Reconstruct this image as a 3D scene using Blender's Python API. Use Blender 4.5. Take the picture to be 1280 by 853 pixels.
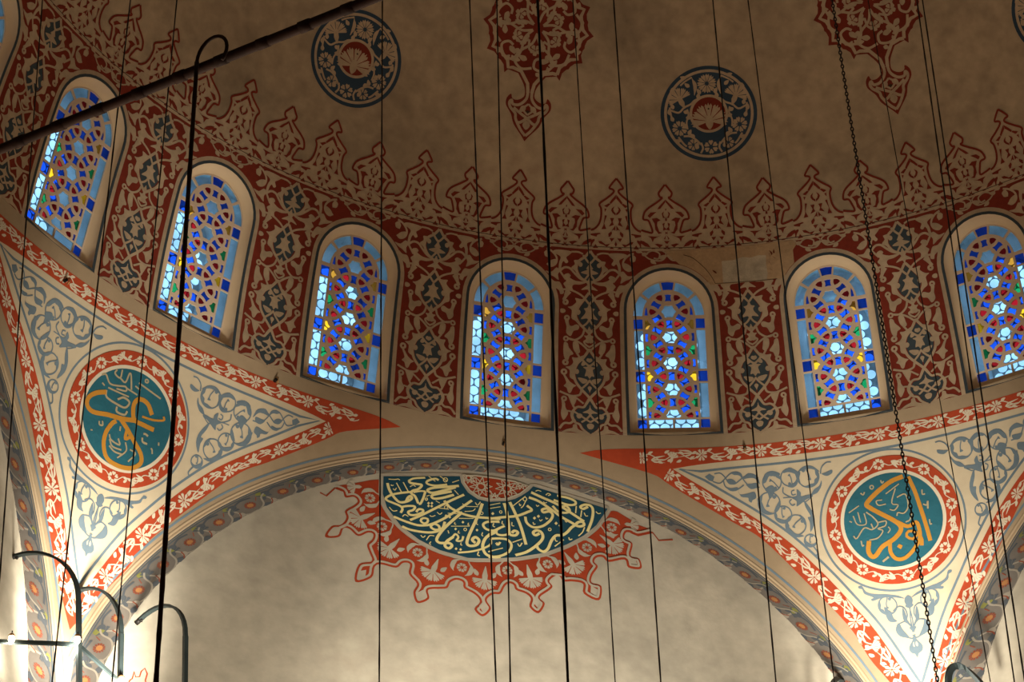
import bpy, bmesh, math, random
import numpy as np
from mathutils import Vector, Matrix
from mathutils.geometry import delaunay_2d_cdt, tessellate_polygon

for o in list(bpy.data.objects):
    bpy.data.objects.remove(o)
SC = bpy.context.scene
COL = SC.collection
S = 10.0                     # the dome's ring has a radius of 10 m; R = 1 below means 10 m
random.seed(7)

# ------------------------------------------------------------------ camera
cam = bpy.data.cameras.new('camera')
cam.sensor_width = 36.0
cam.lens = 3724.2 / 1280 * 36
cam.clip_end = 300
camo = bpy.data.objects.new('camera', cam)
COL.objects.link(camo)
rx, ry, rz = 2.2502, -0.0261, -0.2565
Mc = Matrix.Rotation(rz, 4, 'Z') @ Matrix.Rotation(rx, 4, 'X') @ Matrix.Rotation(ry, 4, 'Z')
camo.matrix_world = Matrix.Translation((-8.3798, -22.3693, -25.4621)) @ Mc
SC.camera = camo

# ------------------------------------------------------------------ daylight outside, exposure
W = bpy.data.worlds.new('world')
SC.world = W
W.use_nodes = True
bg = W.node_tree.nodes['Background']
bg.inputs['Color'].default_value = (0.70, 0.87, 1.0, 1)
bg.inputs['Strength'].default_value = 2.2
SC.view_settings.view_transform = 'Standard'
SC.view_settings.look = 'None'
SC.view_settings.gamma = 1.0
SC.view_settings.use_curve_mapping = False
SC.view_settings.exposure = 0.0
SC.cycles.max_bounces = 8
SC.cycles.transparent_max_bounces = 24


def lamp(name, loc, power, color, radius):
    l = bpy.data.lights.new(name, 'POINT')
    l.energy = power
    l.color = color
    l.shadow_soft_size = radius
    o = bpy.data.objects.new(name, l)
    o.location = [c * S for c in loc]
    COL.objects.link(o)
    return o


WARM = (1.0, 0.86, 0.66)
WHITE = (1.0, 0.93, 0.80)
# the great chandelier rings hang below the picture
for i, (x, y, z, p) in enumerate([(-0.05, 0.15, -1.75, 1250), (0.55, -0.5, -1.8, 860), (-0.6, -0.6, -1.8, 860)]):
    lamp('chandelier_light', (x, y, z), p, WARM, 2.5)


def flood(loc, aim, power, cone, blend, radius=0.25):
    """unseen floodlight below the picture; only the corner pair sits near the cornice"""
    l = bpy.data.lights.new('unseen_flood', 'SPOT')
    l.energy = power
    l.color = WHITE
    l.spot_size = math.radians(cone)
    l.spot_blend = blend
    l.shadow_soft_size = radius
    o = bpy.data.objects.new('unseen_flood', l)
    o.location = [c * S for c in loc]
    o.rotation_euler = (Vector(aim) - Vector(loc)).to_track_quat('-Z', 'Y').to_euler()
    COL.objects.link(o)


flood((-0.49, 0.849, -0.665), (-0.58, 1.002, -0.42), 3300, 54, 1.0, 0.3)
flood((0.478, 0.828, -0.69), (0.57, 0.985, -0.40), 3000, 56, 1.0, 0.3)
flood((-0.30, 0.52, -1.10), (-0.53, 0.915, -0.16), 3700, 30, 0.8, 0.5)  # this pair is added to brighten the roundels, far below the cornice
flood((0.30, 0.52, -1.10), (0.53, 0.915, -0.16), 3700, 30, 0.8, 0.5)
for x, p in ((-0.22, 3500), (0.05, 7000), (0.34, 4600)):  # added in mid-air to brighten the wall under the middle arch
    flood((x, 0.55, -1.25), (x, 1.04, -0.65), p, 48, 1.0, 0.6)

# ------------------------------------------------------------------ materials
MAT = {}


def mat(name, col, rough=0.85, mottle=0.0, scale=3.0, dark=None, bump=0.0, emit=0.0, metal=0.0, fine=0.0):
    m = bpy.data.materials.new(name)
    m.use_nodes = True
    nt = m.node_tree
    b = nt.nodes['Principled BSDF']
    b.inputs['Roughness'].default_value = rough
    b.inputs['Metallic'].default_value = metal
    b.inputs['Specular IOR Level'].default_value = 0.25
    b.inputs['Base Color'].default_value = (*col, 1)
    if mottle or bump or fine:
        tc = nt.nodes.new('ShaderNodeTexCoord')
    if mottle or fine:
        n1 = nt.nodes.new('ShaderNodeTexNoise')
        n1.inputs['Scale'].default_value = scale
        n1.inputs['Detail'].default_value = 7
        n1.inputs['Roughness'].default_value = 0.62
        n1.inputs['Distortion'].default_value = 0.5
        nt.links.new(tc.outputs['Object'], n1.inputs['Vector'])
        rp = nt.nodes.new('ShaderNodeValToRGB')
        rp.color_ramp.elements[0].position = 0.30
        rp.color_ramp.elements[1].position = 0.68
        d = dark if dark else tuple(c * (1 - mottle) for c in col)
        rp.color_ramp.elements[0].color = (*d, 1)
        rp.color_ramp.elements[1].color = (*[min(1, c * (1 + mottle * 0.35)) for c in col], 1)
        nt.links.new(n1.outputs['Fac'], rp.inputs['Fac'])
        out = rp.outputs['Color']
        if fine:
            n2 = nt.nodes.new('ShaderNodeTexNoise')
            n2.inputs['Scale'].default_value = scale * 14
            n2.inputs['Detail'].default_value = 4
            nt.links.new(tc.outputs['Object'], n2.inputs['Vector'])
            mx = nt.nodes.new('ShaderNodeMix')
            mx.data_type = 'RGBA'
            mx.blend_type = 'OVERLAY'
            mx.inputs['Factor'].default_value = fine
            nt.links.new(out, mx.inputs['A'])
            nt.links.new(n2.outputs['Color'], mx.inputs['B'])
            bw = nt.nodes.new('ShaderNodeRGBToBW')
            nt.links.new(n2.outputs['Color'], bw.inputs['Color'])
            nt.links.new(bw.outputs['Val'], mx.inputs['B'])
            out = mx.outputs['Result']
        nt.links.new(out, b.inputs['Base Color'])
    if bump:
        n3 = nt.nodes.new('ShaderNodeTexNoise')
        n3.inputs['Scale'].default_value = 9
        n3.inputs['Detail'].default_value = 6
        nt.links.new(tc.outputs['Object'], n3.inputs['Vector'])
        bp = nt.nodes.new('ShaderNodeBump')
        bp.inputs['Strength'].default_value = bump
        bp.inputs['Distance'].default_value = 0.05
        nt.links.new(n3.outputs['Fac'], bp.inputs['Height'])
        nt.links.new(bp.outputs['Normal'], b.inputs['Normal'])
    if emit:
        b.inputs['Emission Color'].default_value = (*col, 1)
        b.inputs['Emission Strength'].default_value = emit
    MAT[name] = m
    return m


def glass(name, col, haze=0.06):
    """stained glass: tinted clear sheet with a weak gloss"""
    m = bpy.data.materials.new(name)
    m.use_nodes = True
    nt = m.node_tree
    for n in list(nt.nodes):
        nt.nodes.remove(n)
    out = nt.nodes.new('ShaderNodeOutputMaterial')
    tr = nt.nodes.new('ShaderNodeBsdfTransparent')
    gl = nt.nodes.new('ShaderNodeBsdfGlossy')
    tl = nt.nodes.new('ShaderNodeBsdfTranslucent')
    mx = nt.nodes.new('ShaderNodeMixShader')
    m2 = nt.nodes.new('ShaderNodeMixShader')
    tc = nt.nodes.new('ShaderNodeTexCoord')
    ns = nt.nodes.new('ShaderNodeTexNoise')
    ns.inputs['Scale'].default_value = 2.2
    ns.inputs['Detail'].default_value = 3
    nt.links.new(tc.outputs['Object'], ns.inputs['Vector'])
    rp = nt.nodes.new('ShaderNodeValToRGB')
    rp.color_ramp.elements[0].color = (*[c * 0.72 for c in col], 1)
    rp.color_ramp.elements[1].color = (*col, 1)
    rp.color_ramp.elements[0].position = 0.35
    rp.color_ramp.elements[1].position = 0.6
    nt.links.new(ns.outputs['Fac'], rp.inputs['Fac'])
    nt.links.new(rp.outputs['Color'], tr.inputs['Color'])
    nt.links.new(rp.outputs['Color'], tl.inputs['Color'])
    gl.inputs['Roughness'].default_value = 0.15
    gl.inputs['Color'].default_value = (0.8, 0.8, 0.8, 1)
    mx.inputs['Fac'].default_value = haze
    m2.inputs['Fac'].default_value = 0.03
    nt.links.new(tr.outputs[0], mx.inputs[1])
    nt.links.new(tl.outputs[0], mx.inputs[2])
    nt.links.new(mx.outputs[0], m2.inputs[1])
    nt.links.new(gl.outputs[0], m2.inputs[2])
    nt.links.new(m2.outputs[0], out.inputs['Surface'])
    MAT[name] = m
    return m


mat('dome_plaster', (0.50, 0.38, 0.245), mottle=0.36, scale=0.38, bump=0.12, fine=0.5)
mat('tan_paint', (0.52, 0.388, 0.252), mottle=0.2, scale=0.8, fine=0.35)
mat('red_paint', (0.225, 0.030, 0.014), mottle=0.28, scale=1.2, fine=0.25)
mat('slate_paint', (0.055, 0.075, 0.085), mottle=0.3, scale=1.4)
mat('navy_paint', (0.035, 0.065, 0.10), mottle=0.3, scale=1.4)
mat('outline_paint', (0.05, 0.065, 0.075), mottle=0.2, scale=1.4)
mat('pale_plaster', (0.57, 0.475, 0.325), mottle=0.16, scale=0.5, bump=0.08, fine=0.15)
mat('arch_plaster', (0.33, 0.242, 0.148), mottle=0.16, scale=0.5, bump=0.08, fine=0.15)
mat('mould_plaster', (0.38, 0.285, 0.18), mottle=0.1, scale=0.8)
mat('wall_plaster', (0.53, 0.475, 0.37), mottle=0.42, scale=0.27, bump=0.08, fine=0.4)
mat('reveal_plaster', (0.80, 0.62, 0.40), mottle=0.12, scale=0.8, bump=0.05)
mat('lattice_plaster', (0.74, 0.57, 0.41), mottle=0.12, scale=1.0)
mat('outer_plaster', (0.72, 0.76, 0.80), mottle=0.1, scale=1.0)
mat('vermilion_paint', (0.39, 0.052, 0.016), mottle=0.2, scale=1.0, fine=0.2)
mat('cream_paint', (0.62, 0.54, 0.40), mottle=0.1, scale=1.0)
mat('blue_paint', (0.14, 0.19, 0.225), mottle=0.2, scale=1.0, fine=0.15)
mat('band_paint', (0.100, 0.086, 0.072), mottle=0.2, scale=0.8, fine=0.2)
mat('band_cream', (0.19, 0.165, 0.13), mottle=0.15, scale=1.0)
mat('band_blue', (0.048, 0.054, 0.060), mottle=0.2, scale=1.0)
mat('olive_paint', (0.13, 0.125, 0.03), mottle=0.2, scale=1.0)
mat('orange_paint', (0.24, 0.105, 0.035), mottle=0.15, scale=1.0)
mat('rust_paint', (0.15, 0.036, 0.016), mottle=0.2, scale=1.0)
mat('teal_paint', (0.018, 0.115, 0.155), rough=0.6, mottle=0.3, scale=0.9, bump=0.25)
mat('panel_teal', (0.016, 0.075, 0.115), rough=0.6, mottle=0.15, scale=0.9)
mat('gilt_paint', (0.97, 0.83, 0.38), rough=0.5, mottle=0.15, scale=0.8)
mat('ochre_paint', (0.48, 0.22, 0.03), rough=0.5, mottle=0.15, scale=1.0)
mat('dim_gilt_paint', (0.36, 0.30, 0.18), rough=0.5)
mat('patch_plaster', (0.50, 0.33, 0.18), mottle=0.25, scale=1.6, bump=0.3, fine=0.3)
mat('patch_light', (0.52, 0.43, 0.30), mottle=0.35, scale=4.0, bump=0.4, fine=0.3)
mat('dark_line', (0.06, 0.03, 0.015))
mat('iron', (0.022, 0.020, 0.018), rough=0.55, metal=0.6)
mat('rust_iron', (0.045, 0.022, 0.014), rough=0.8, mottle=0.5, scale=6.0)
mat('green_iron', (0.022, 0.032, 0.032), rough=0.6, mottle=0.3, scale=3.0)
mat('wire', (0.016, 0.012, 0.010), rough=0.7)
mat('brass', (0.45, 0.25, 0.10), rough=0.45, metal=0.7)
mat('bulb_glow', (1.0, 0.86, 0.62), emit=22)
mat('stone', (0.42, 0.39, 0.33), mottle=0.2, scale=0.3)
mat('carpet', (0.30, 0.06, 0.04), mottle=0.3, scale=0.6)
glass('glass_pale', (0.44, 0.74, 1.0))
glass('glass_blue', (0.010, 0.085, 0.66))
glass('glass_red', (0.34, 0.008, 0.014))
glass('glass_amber', (0.98, 0.50, 0.02))
glass('glass_brown', (0.60, 0.26, 0.03))
glass('glass_green', (0.01, 0.30, 0.09))
glass('glass_clear', (0.93, 0.97, 1.0), haze=0.02)

CODE = {'t': 'tan_paint', 'r': 'red_paint', 'k': 'slate_paint', 'b': 'blue_paint', 'y': 'gilt_paint', 'o': 'ochre_paint', 'c': 'dim_gilt_paint',
        'n': 'navy_paint', 'v': 'vermilion_paint', 'w': 'cream_paint', 'e': 'teal_paint', 'p': 'panel_teal', 'l': 'pale_plaster', 'x': 'dark_line',
        'd': 'dome_plaster', 'q': 'wall_plaster', 'm': 'band_paint', 'M': 'band_cream', 'B': 'band_blue', 'O': 'olive_paint', 'g': 'orange_paint',
        'R': 'rust_paint', 'u': 'outline_paint', 'h': 'patch_plaster', 'H': 'patch_light', 'a': 'arch_plaster'}

# ------------------------------------------------------------------ object helpers


def link(o, parent=None):
    COL.objects.link(o)
    if parent is not None:
        o.parent = parent
    return o


def mesh_obj(name, verts, faces, mats, parent=None, fmat=None, smooth=False):
    me = bpy.data.meshes.new(name)
    me.from_pydata(verts, [], faces)
    for m in (mats if isinstance(mats, (list, tuple)) else [mats]):
        me.materials.append(MAT[m])
    if fmat is not None:
        me.polygons.foreach_set('material_index', fmat)
    if smooth:
        me.polygons.foreach_set('use_smooth', [True] * len(faces))
    me.update()
    return link(bpy.data.objects.new(name, me), parent)


def share(src, name=None, rot=None, parent=None):
    """a second object with the same mesh"""
    o = src.copy()
    if name:
        o.name = name
    COL.objects.link(o)
    o.parent = parent
    if rot is not None:
        o.rotation_euler = (0, 0, rot)
    return o


def tag(o, label=None, cat=None, group=None, kind=None):
    if label:
        o['label'] = label
    if cat:
        o['category'] = cat
    if group:
        o['group'] = group
    if kind:
        o['kind'] = kind
    return o


def empty(name, loc=(0, 0, 0)):
    o = bpy.data.objects.new(name, None)
    o.location = [c * S for c in loc]
    o.empty_display_size = 0.1
    COL.objects.link(o)
    return o


# ------------------------------------------------------------------ surfaces (units of R)
ZC, RS = -0.0906, math.sqrt(1 + 0.0906 ** 2)
Z2, R2 = -0.602, 1.167
YW = 1.04
rad = math.radians


def dome_map(ac=0.0):
    a0 = rad(ac)

    def f(x, y, off=0.0):
        a = a0 + x / 0.97
        ph = y / RS
        r = RS - off
        return (r * math.cos(ph) * math.sin(a) * S, r * math.cos(ph) * math.cos(a) * S, (ZC + r * math.sin(ph)) * S)
    return f


def s_dome(z):
    return RS * math.asin((z - ZC) / RS)


def pend_map(ac=0.0):
    a0 = rad(ac)

    def f(x, y, off=0.0):
        a = a0 + x / 1.09
        ph = y / R2
        r = R2 - off
        return (r * math.cos(ph) * math.sin(a) * S, r * math.cos(ph) * math.cos(a) * S, (Z2 + r * math.sin(ph)) * S)
    return f


def wall_map(x, y, off=0.0):
    return (x * S, (YW - off) * S, y * S)


def tangent_map(centre_z, sph_z, sph_r, k=1.0, a=0.0):
    """flat tangent coordinates about a point of a sphere, laid back on to the sphere"""
    ph = math.asin((centre_z - sph_z) / sph_r)
    n = Vector((math.sin(a) * math.cos(ph), math.cos(a) * math.cos(ph), math.sin(ph)))
    e = Vector((math.cos(a), -math.sin(a), 0))
    u = e.cross(n)

    def f(x, y, off=0.0):
        d = (n * sph_r + e * (x * k) + u * (y * k)).normalized() * (sph_r - off)
        return (d.x * S, d.y * S, (sph_z + d.z) * S)
    return f


# ------------------------------------------------------------------ flat ornament laid on a surface


def cr_points(pts, closed=False, step=None, n=5):
    """Catmull-Rom through pts"""
    P = [Vector(p) for p in pts]
    m = len(P)
    if m < 3 and not closed:
        return [tuple(p) for p in P]
    out = []
    rng = range(m) if closed else range(m - 1)
    for i in rng:
        if closed:
            a, b, c, d = P[(i - 1) % m], P[i], P[(i + 1) % m], P[(i + 2) % m]
        else:
            b, c = P[i], P[i + 1]
            a = P[i - 1] if i > 0 else b * 2 - c
            d = P[i + 2] if i + 2 < m else c * 2 - b
        for j in range(n):
            t = j / n
            out.append(tuple(0.5 * ((2 * b) + (c - a) * t + (2 * a - 5 * b + 4 * c - d) * t * t + (3 * b - a - 3 * c + d) * t ** 3)))
    if not closed:
        out.append(tuple(P[-1]))
    return out


def offset_line(pts, d, closed=False):
    n = len(pts)
    res = []
    for i in range(n):
        if closed:
            p, q = pts[i - 1], pts[(i + 1) % n]
        else:
            p, q = pts[max(i - 1, 0)], pts[min(i + 1, n - 1)]
        dx, dy = q[0] - p[0], q[1] - p[1]
        L = math.hypot(dx, dy) or 1e-9
        res.append((pts[i][0] - dy / L * d, pts[i][1] + dx / L * d))
    return res


def inside(P, poly):
    x, y = P[:, 0], P[:, 1]
    c = np.zeros(len(P), bool)
    n = len(poly)
    for i in range(n):
        x1, y1 = poly[i]
        x2, y2 = poly[(i + 1) % n]
        if y1 == y2:
            continue
        m = ((y1 > y) != (y2 > y)) & (x < (x2 - x1) * (y - y1) / (y2 - y1) + x1)
        c ^= m
    return c


def densify(loop, step):
    out = []
    for i in range(len(loop)):
        a, b = loop[i], loop[(i + 1) % len(loop)]
        n = max(1, int(math.ceil(math.dist(a, b) / step)))
        out += [(a[0] + (b[0] - a[0]) * j / n, a[1] + (b[1] - a[1]) * j / n) for j in range(n)]
    return out


def region(outer, holes=(), step=None):
    """triangles of a polygon with holes; step adds inner points so that the sheet can follow a curved surface"""
    verts, edges = [], []
    for loop in [outer] + list(holes):
        b = len(verts)
        k = len(loop)
        verts += [Vector(p) for p in loop]
        edges += [(b + i, b + (i + 1) % k) for i in range(k)]
    if step:
        xs = [p[0] for p in outer]
        ys = [p[1] for p in outer]
        g = np.array([(x, y) for x in np.arange(min(xs) + step / 2, max(xs), step) for y in np.arange(min(ys) + step / 2, max(ys), step)])
        if len(g):
            m = inside(g, outer)
            for h in holes:
                m &= ~inside(g, h)
            verts += [Vector(p) for p in g[m]]
    v, e, f, _, _, _ = delaunay_2d_cdt(verts, edges, [], 0, 1e-7)
    V = np.array([(p[0], p[1]) for p in v])
    T = np.array(f)
    c = V[T].mean(1)
    m = inside(c, outer)
    for h in holes:
        m &= ~inside(c, h)
    T = T[m]
    A = V[T]
    area = (A[:, 1, 0] - A[:, 0, 0]) * (A[:, 2, 1] - A[:, 0, 1]) - (A[:, 1, 1] - A[:, 0, 1]) * (A[:, 2, 0] - A[:, 0, 0])
    T[area < 0] = T[area < 0][:, ::-1]
    return [tuple(p) for p in V], [tuple(int(i) for i in t) for t in T]


class Paint:
    """flat shapes in surface coordinates, gathered into one sheet of paint"""

    def __init__(self, mp, big=0.03):
        self.mp = mp
        self.big = big
        self.v, self.f, self.m, self.mats = [], [], [], []
        self.n = 0

    def _add(self, pts, faces, col, off, ramp=0.0):
        nm = CODE[col]
        if nm not in self.mats:
            self.mats.append(nm)
        k = self.mats.index(nm)
        b = len(self.v)
        self.n = (self.n + 1) % 12
        off = off * 0.42 + self.n * 2.5e-5
        self.v += [self.mp(p[0], p[1], off + (ramp * i / len(pts) if ramp else 0.0)) for i, p in enumerate(pts)]
        self.f += [tuple(b + i for i in t) for t in faces]
        self.m += [k] * len(faces)

    def poly(self, pts, col, off=0.001, smooth=False, step=None, holes=()):
        if smooth:
            pts = cr_points(pts, True, n=3)
        if not step and max(max(q[i] for q in pts) - min(q[i] for q in pts) for i in (0, 1)) > self.big:
            step = self.big * 0.4
        if step or holes:
            if step:
                pts = densify(pts, step)
                holes = [densify(h, step) for h in holes]
            v, f = region(pts, holes, step)
        else:
            t = tessellate_polygon([[Vector((p[0], p[1], 0)) for p in pts]])
            v, f = pts, []
            for a, b, c in t:
                ar = (v[b][0] - v[a][0]) * (v[c][1] - v[a][1]) - (v[b][1] - v[a][1]) * (v[c][0] - v[a][0])
                f.append((a, b, c) if ar > 0 else (a, c, b))
        self._add(v, f, col, off)

    def stroke(self, pts, w, col, off=0.0014, closed=False, taper=0, n=4, smooth=True, ramp=0.00025):
        if smooth:
            pts = cr_points(pts, closed, n=n)
        k = len(pts)
        ws = []
        for i in range(k):
            t = i / max(k - 1, 1)
            s = 1.0
            if taper == 1:
                s = max(0.12, min(1, (1 - t) * 2.2))
            elif taper == 2:
                s = max(0.15, min(1, t * 3.0, (1 - t) * 3.0))
            ws.append(w * s / 2)
        L = offset_line(pts, 1.0, closed)
        v = []
        for i in range(k):
            nx, ny = L[i][0] - pts[i][0], L[i][1] - pts[i][1]
            v += [(pts[i][0] + nx * ws[i], pts[i][1] + ny * ws[i]), (pts[i][0] - nx * ws[i], pts[i][1] - ny * ws[i])]
        f = []
        for i in range(k if closed else k - 1):
            a, b = 2 * i, 2 * ((i + 1) % k)
            f.append((a + 1, b + 1, b, a))
        self._add(v, f, col, off, 0.0 if closed else ramp)

    def disc(self, x, y, r, col, off=0.001, n=24, r0=0.0, ry=None, rings=1):
        ry = ry or r
        v, f = [], []
        if r0 == 0:
            v.append((x, y))
            for k in range(1, rings + 1):
                v += [(x + r * k / rings * math.cos(2 * math.pi * i / n), y + ry * k / rings * math.sin(2 * math.pi * i / n)) for i in range(n)]
            f += [(0, 1 + i, 1 + (i + 1) % n) for i in range(n)]
            for k in range(1, rings):
                b, c = 1 + (k - 1) * n, 1 + k * n
                f += [(b + i, c + i, c + (i + 1) % n, b + (i + 1) % n) for i in range(n)]
        else:
            q = r0 / r
            v += [(x + r * q * math.cos(2 * math.pi * i / n), y + ry * q * math.sin(2 * math.pi * i / n)) for i in range(n)]
            v += [(x + r * math.cos(2 * math.pi * i / n), y + ry * math.sin(2 * math.pi * i / n)) for i in range(n)]
            f += [(i, n + i, n + (i + 1) % n, (i + 1) % n) for i in range(n)]
        self._add(v, f, col, off)

    def flower(self, x, y, r, col, off=0.0016, petals=6, ang=0.0, r0=0.25, centre=None, notch=0.25, spread=0.82):
        for i in range(petals):
            a = ang + 2 * math.pi * i / petals
            h = math.pi / petals * spread
            pts = [(r * r0, -h * 0.5), (r * 0.8, -h), (r, -h * 0.45), (r * (1 - notch * 0.5), 0), (r, h * 0.45), (r * 0.8, h), (r * r0, h * 0.5)]
            self.poly([(x + q * math.cos(a + b), y + q * math.sin(a + b)) for q, b in pts], col, off)
        if centre:
            self.disc(x, y, r * r0 * 0.95, centre, off + 0.0003, 10)

    def carnation(self, x, y, r, ang, col, off=0.0016, petals=5, span=2.6, stem=0.9):
        """a fan of toothed petals over a calyx; ang is the direction it opens to"""
        for i in range(petals):
            a = ang + (i - (petals - 1) / 2) * span / petals
            h = span / petals / 2 * 0.86
            pts = [(r * 0.16, -h), (r * 0.9, -h), (r * 1.0, -h * 0.6), (r * 0.88, -h * 0.3), (r * 1.05, 0), (r * 0.88, h * 0.3), (r * 1.0, h * 0.6), (r * 0.9, h), (r * 0.16, h)]
            self.poly([(x + q * math.cos(a + b), y + q * math.sin(a + b)) for q, b in pts], col, off)
        if stem:
            c, s = math.cos(ang), math.sin(ang)
            q = [(0.3, 0.16), (0.0, 0.2), (-0.35, 0.22), (-stem, 0.03), (-stem, -0.03), (-0.35, -0.22), (0.0, -0.2), (0.3, -0.16)]
            self.poly([(x + (a * c - b * s) * r, y + (a * s + b * c) * r) for a, b in q], col, off + 0.0002)

    def leaf(self, x, y, L, w, ang, col, off=0.0016, bend=0.0):
        c, s = math.cos(ang), math.sin(ang)
        q = [(0, 0), (0.3, 0.5), (0.65, 0.42), (1.0, 0.0), (0.65, -0.35), (0.3, -0.45)]
        self.poly([(x + (a * L * c - (b * w + bend * a * a * L) * s), y + (a * L * s + (b * w + bend * a * a * L) * c)) for a, b in q], col, off, smooth=True)

    def traced(self, items, mirror=False, k=1e-4, base=0.0012, recol=None, taper=0, wk=1.0):
        n = 0
        for kind, col, w, q in items:
            pts = [((-1 if mirror else 1) * q[i] * k, q[i + 1] * k) for i in range(0, len(q), 2)]
            if mirror:
                pts = pts[::-1]
            if recol:
                col = recol.get(col, col)
            n += 1
            off = base + 0.000006 * n + (0.00045 if kind in 'SL' else 0.0002)
            if kind == 'S':
                self.stroke(pts, w * k * wk, col, off, taper=taper)
            elif kind == 'L':
                self.stroke(pts[:-1] if math.dist(pts[0], pts[-1]) < 1e-9 else pts, w * k * wk, col, off, closed=True, n=2)
            else:
                self.poly(pts, col, off, smooth=(kind == 'F'))

    def build(self, name, parent=None):
        return mesh_obj(name, self.v, self.f, self.mats, parent, self.m)


def arc_pts(cx, cy, r, a0, a1, n, ry=None):
    ry = ry or r
    return [(cx + r * math.cos(rad(a0 + (a1 - a0) * i / n)), cy + ry * math.sin(rad(a0 + (a1 - a0) * i / n))) for i in range(n + 1)]


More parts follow.
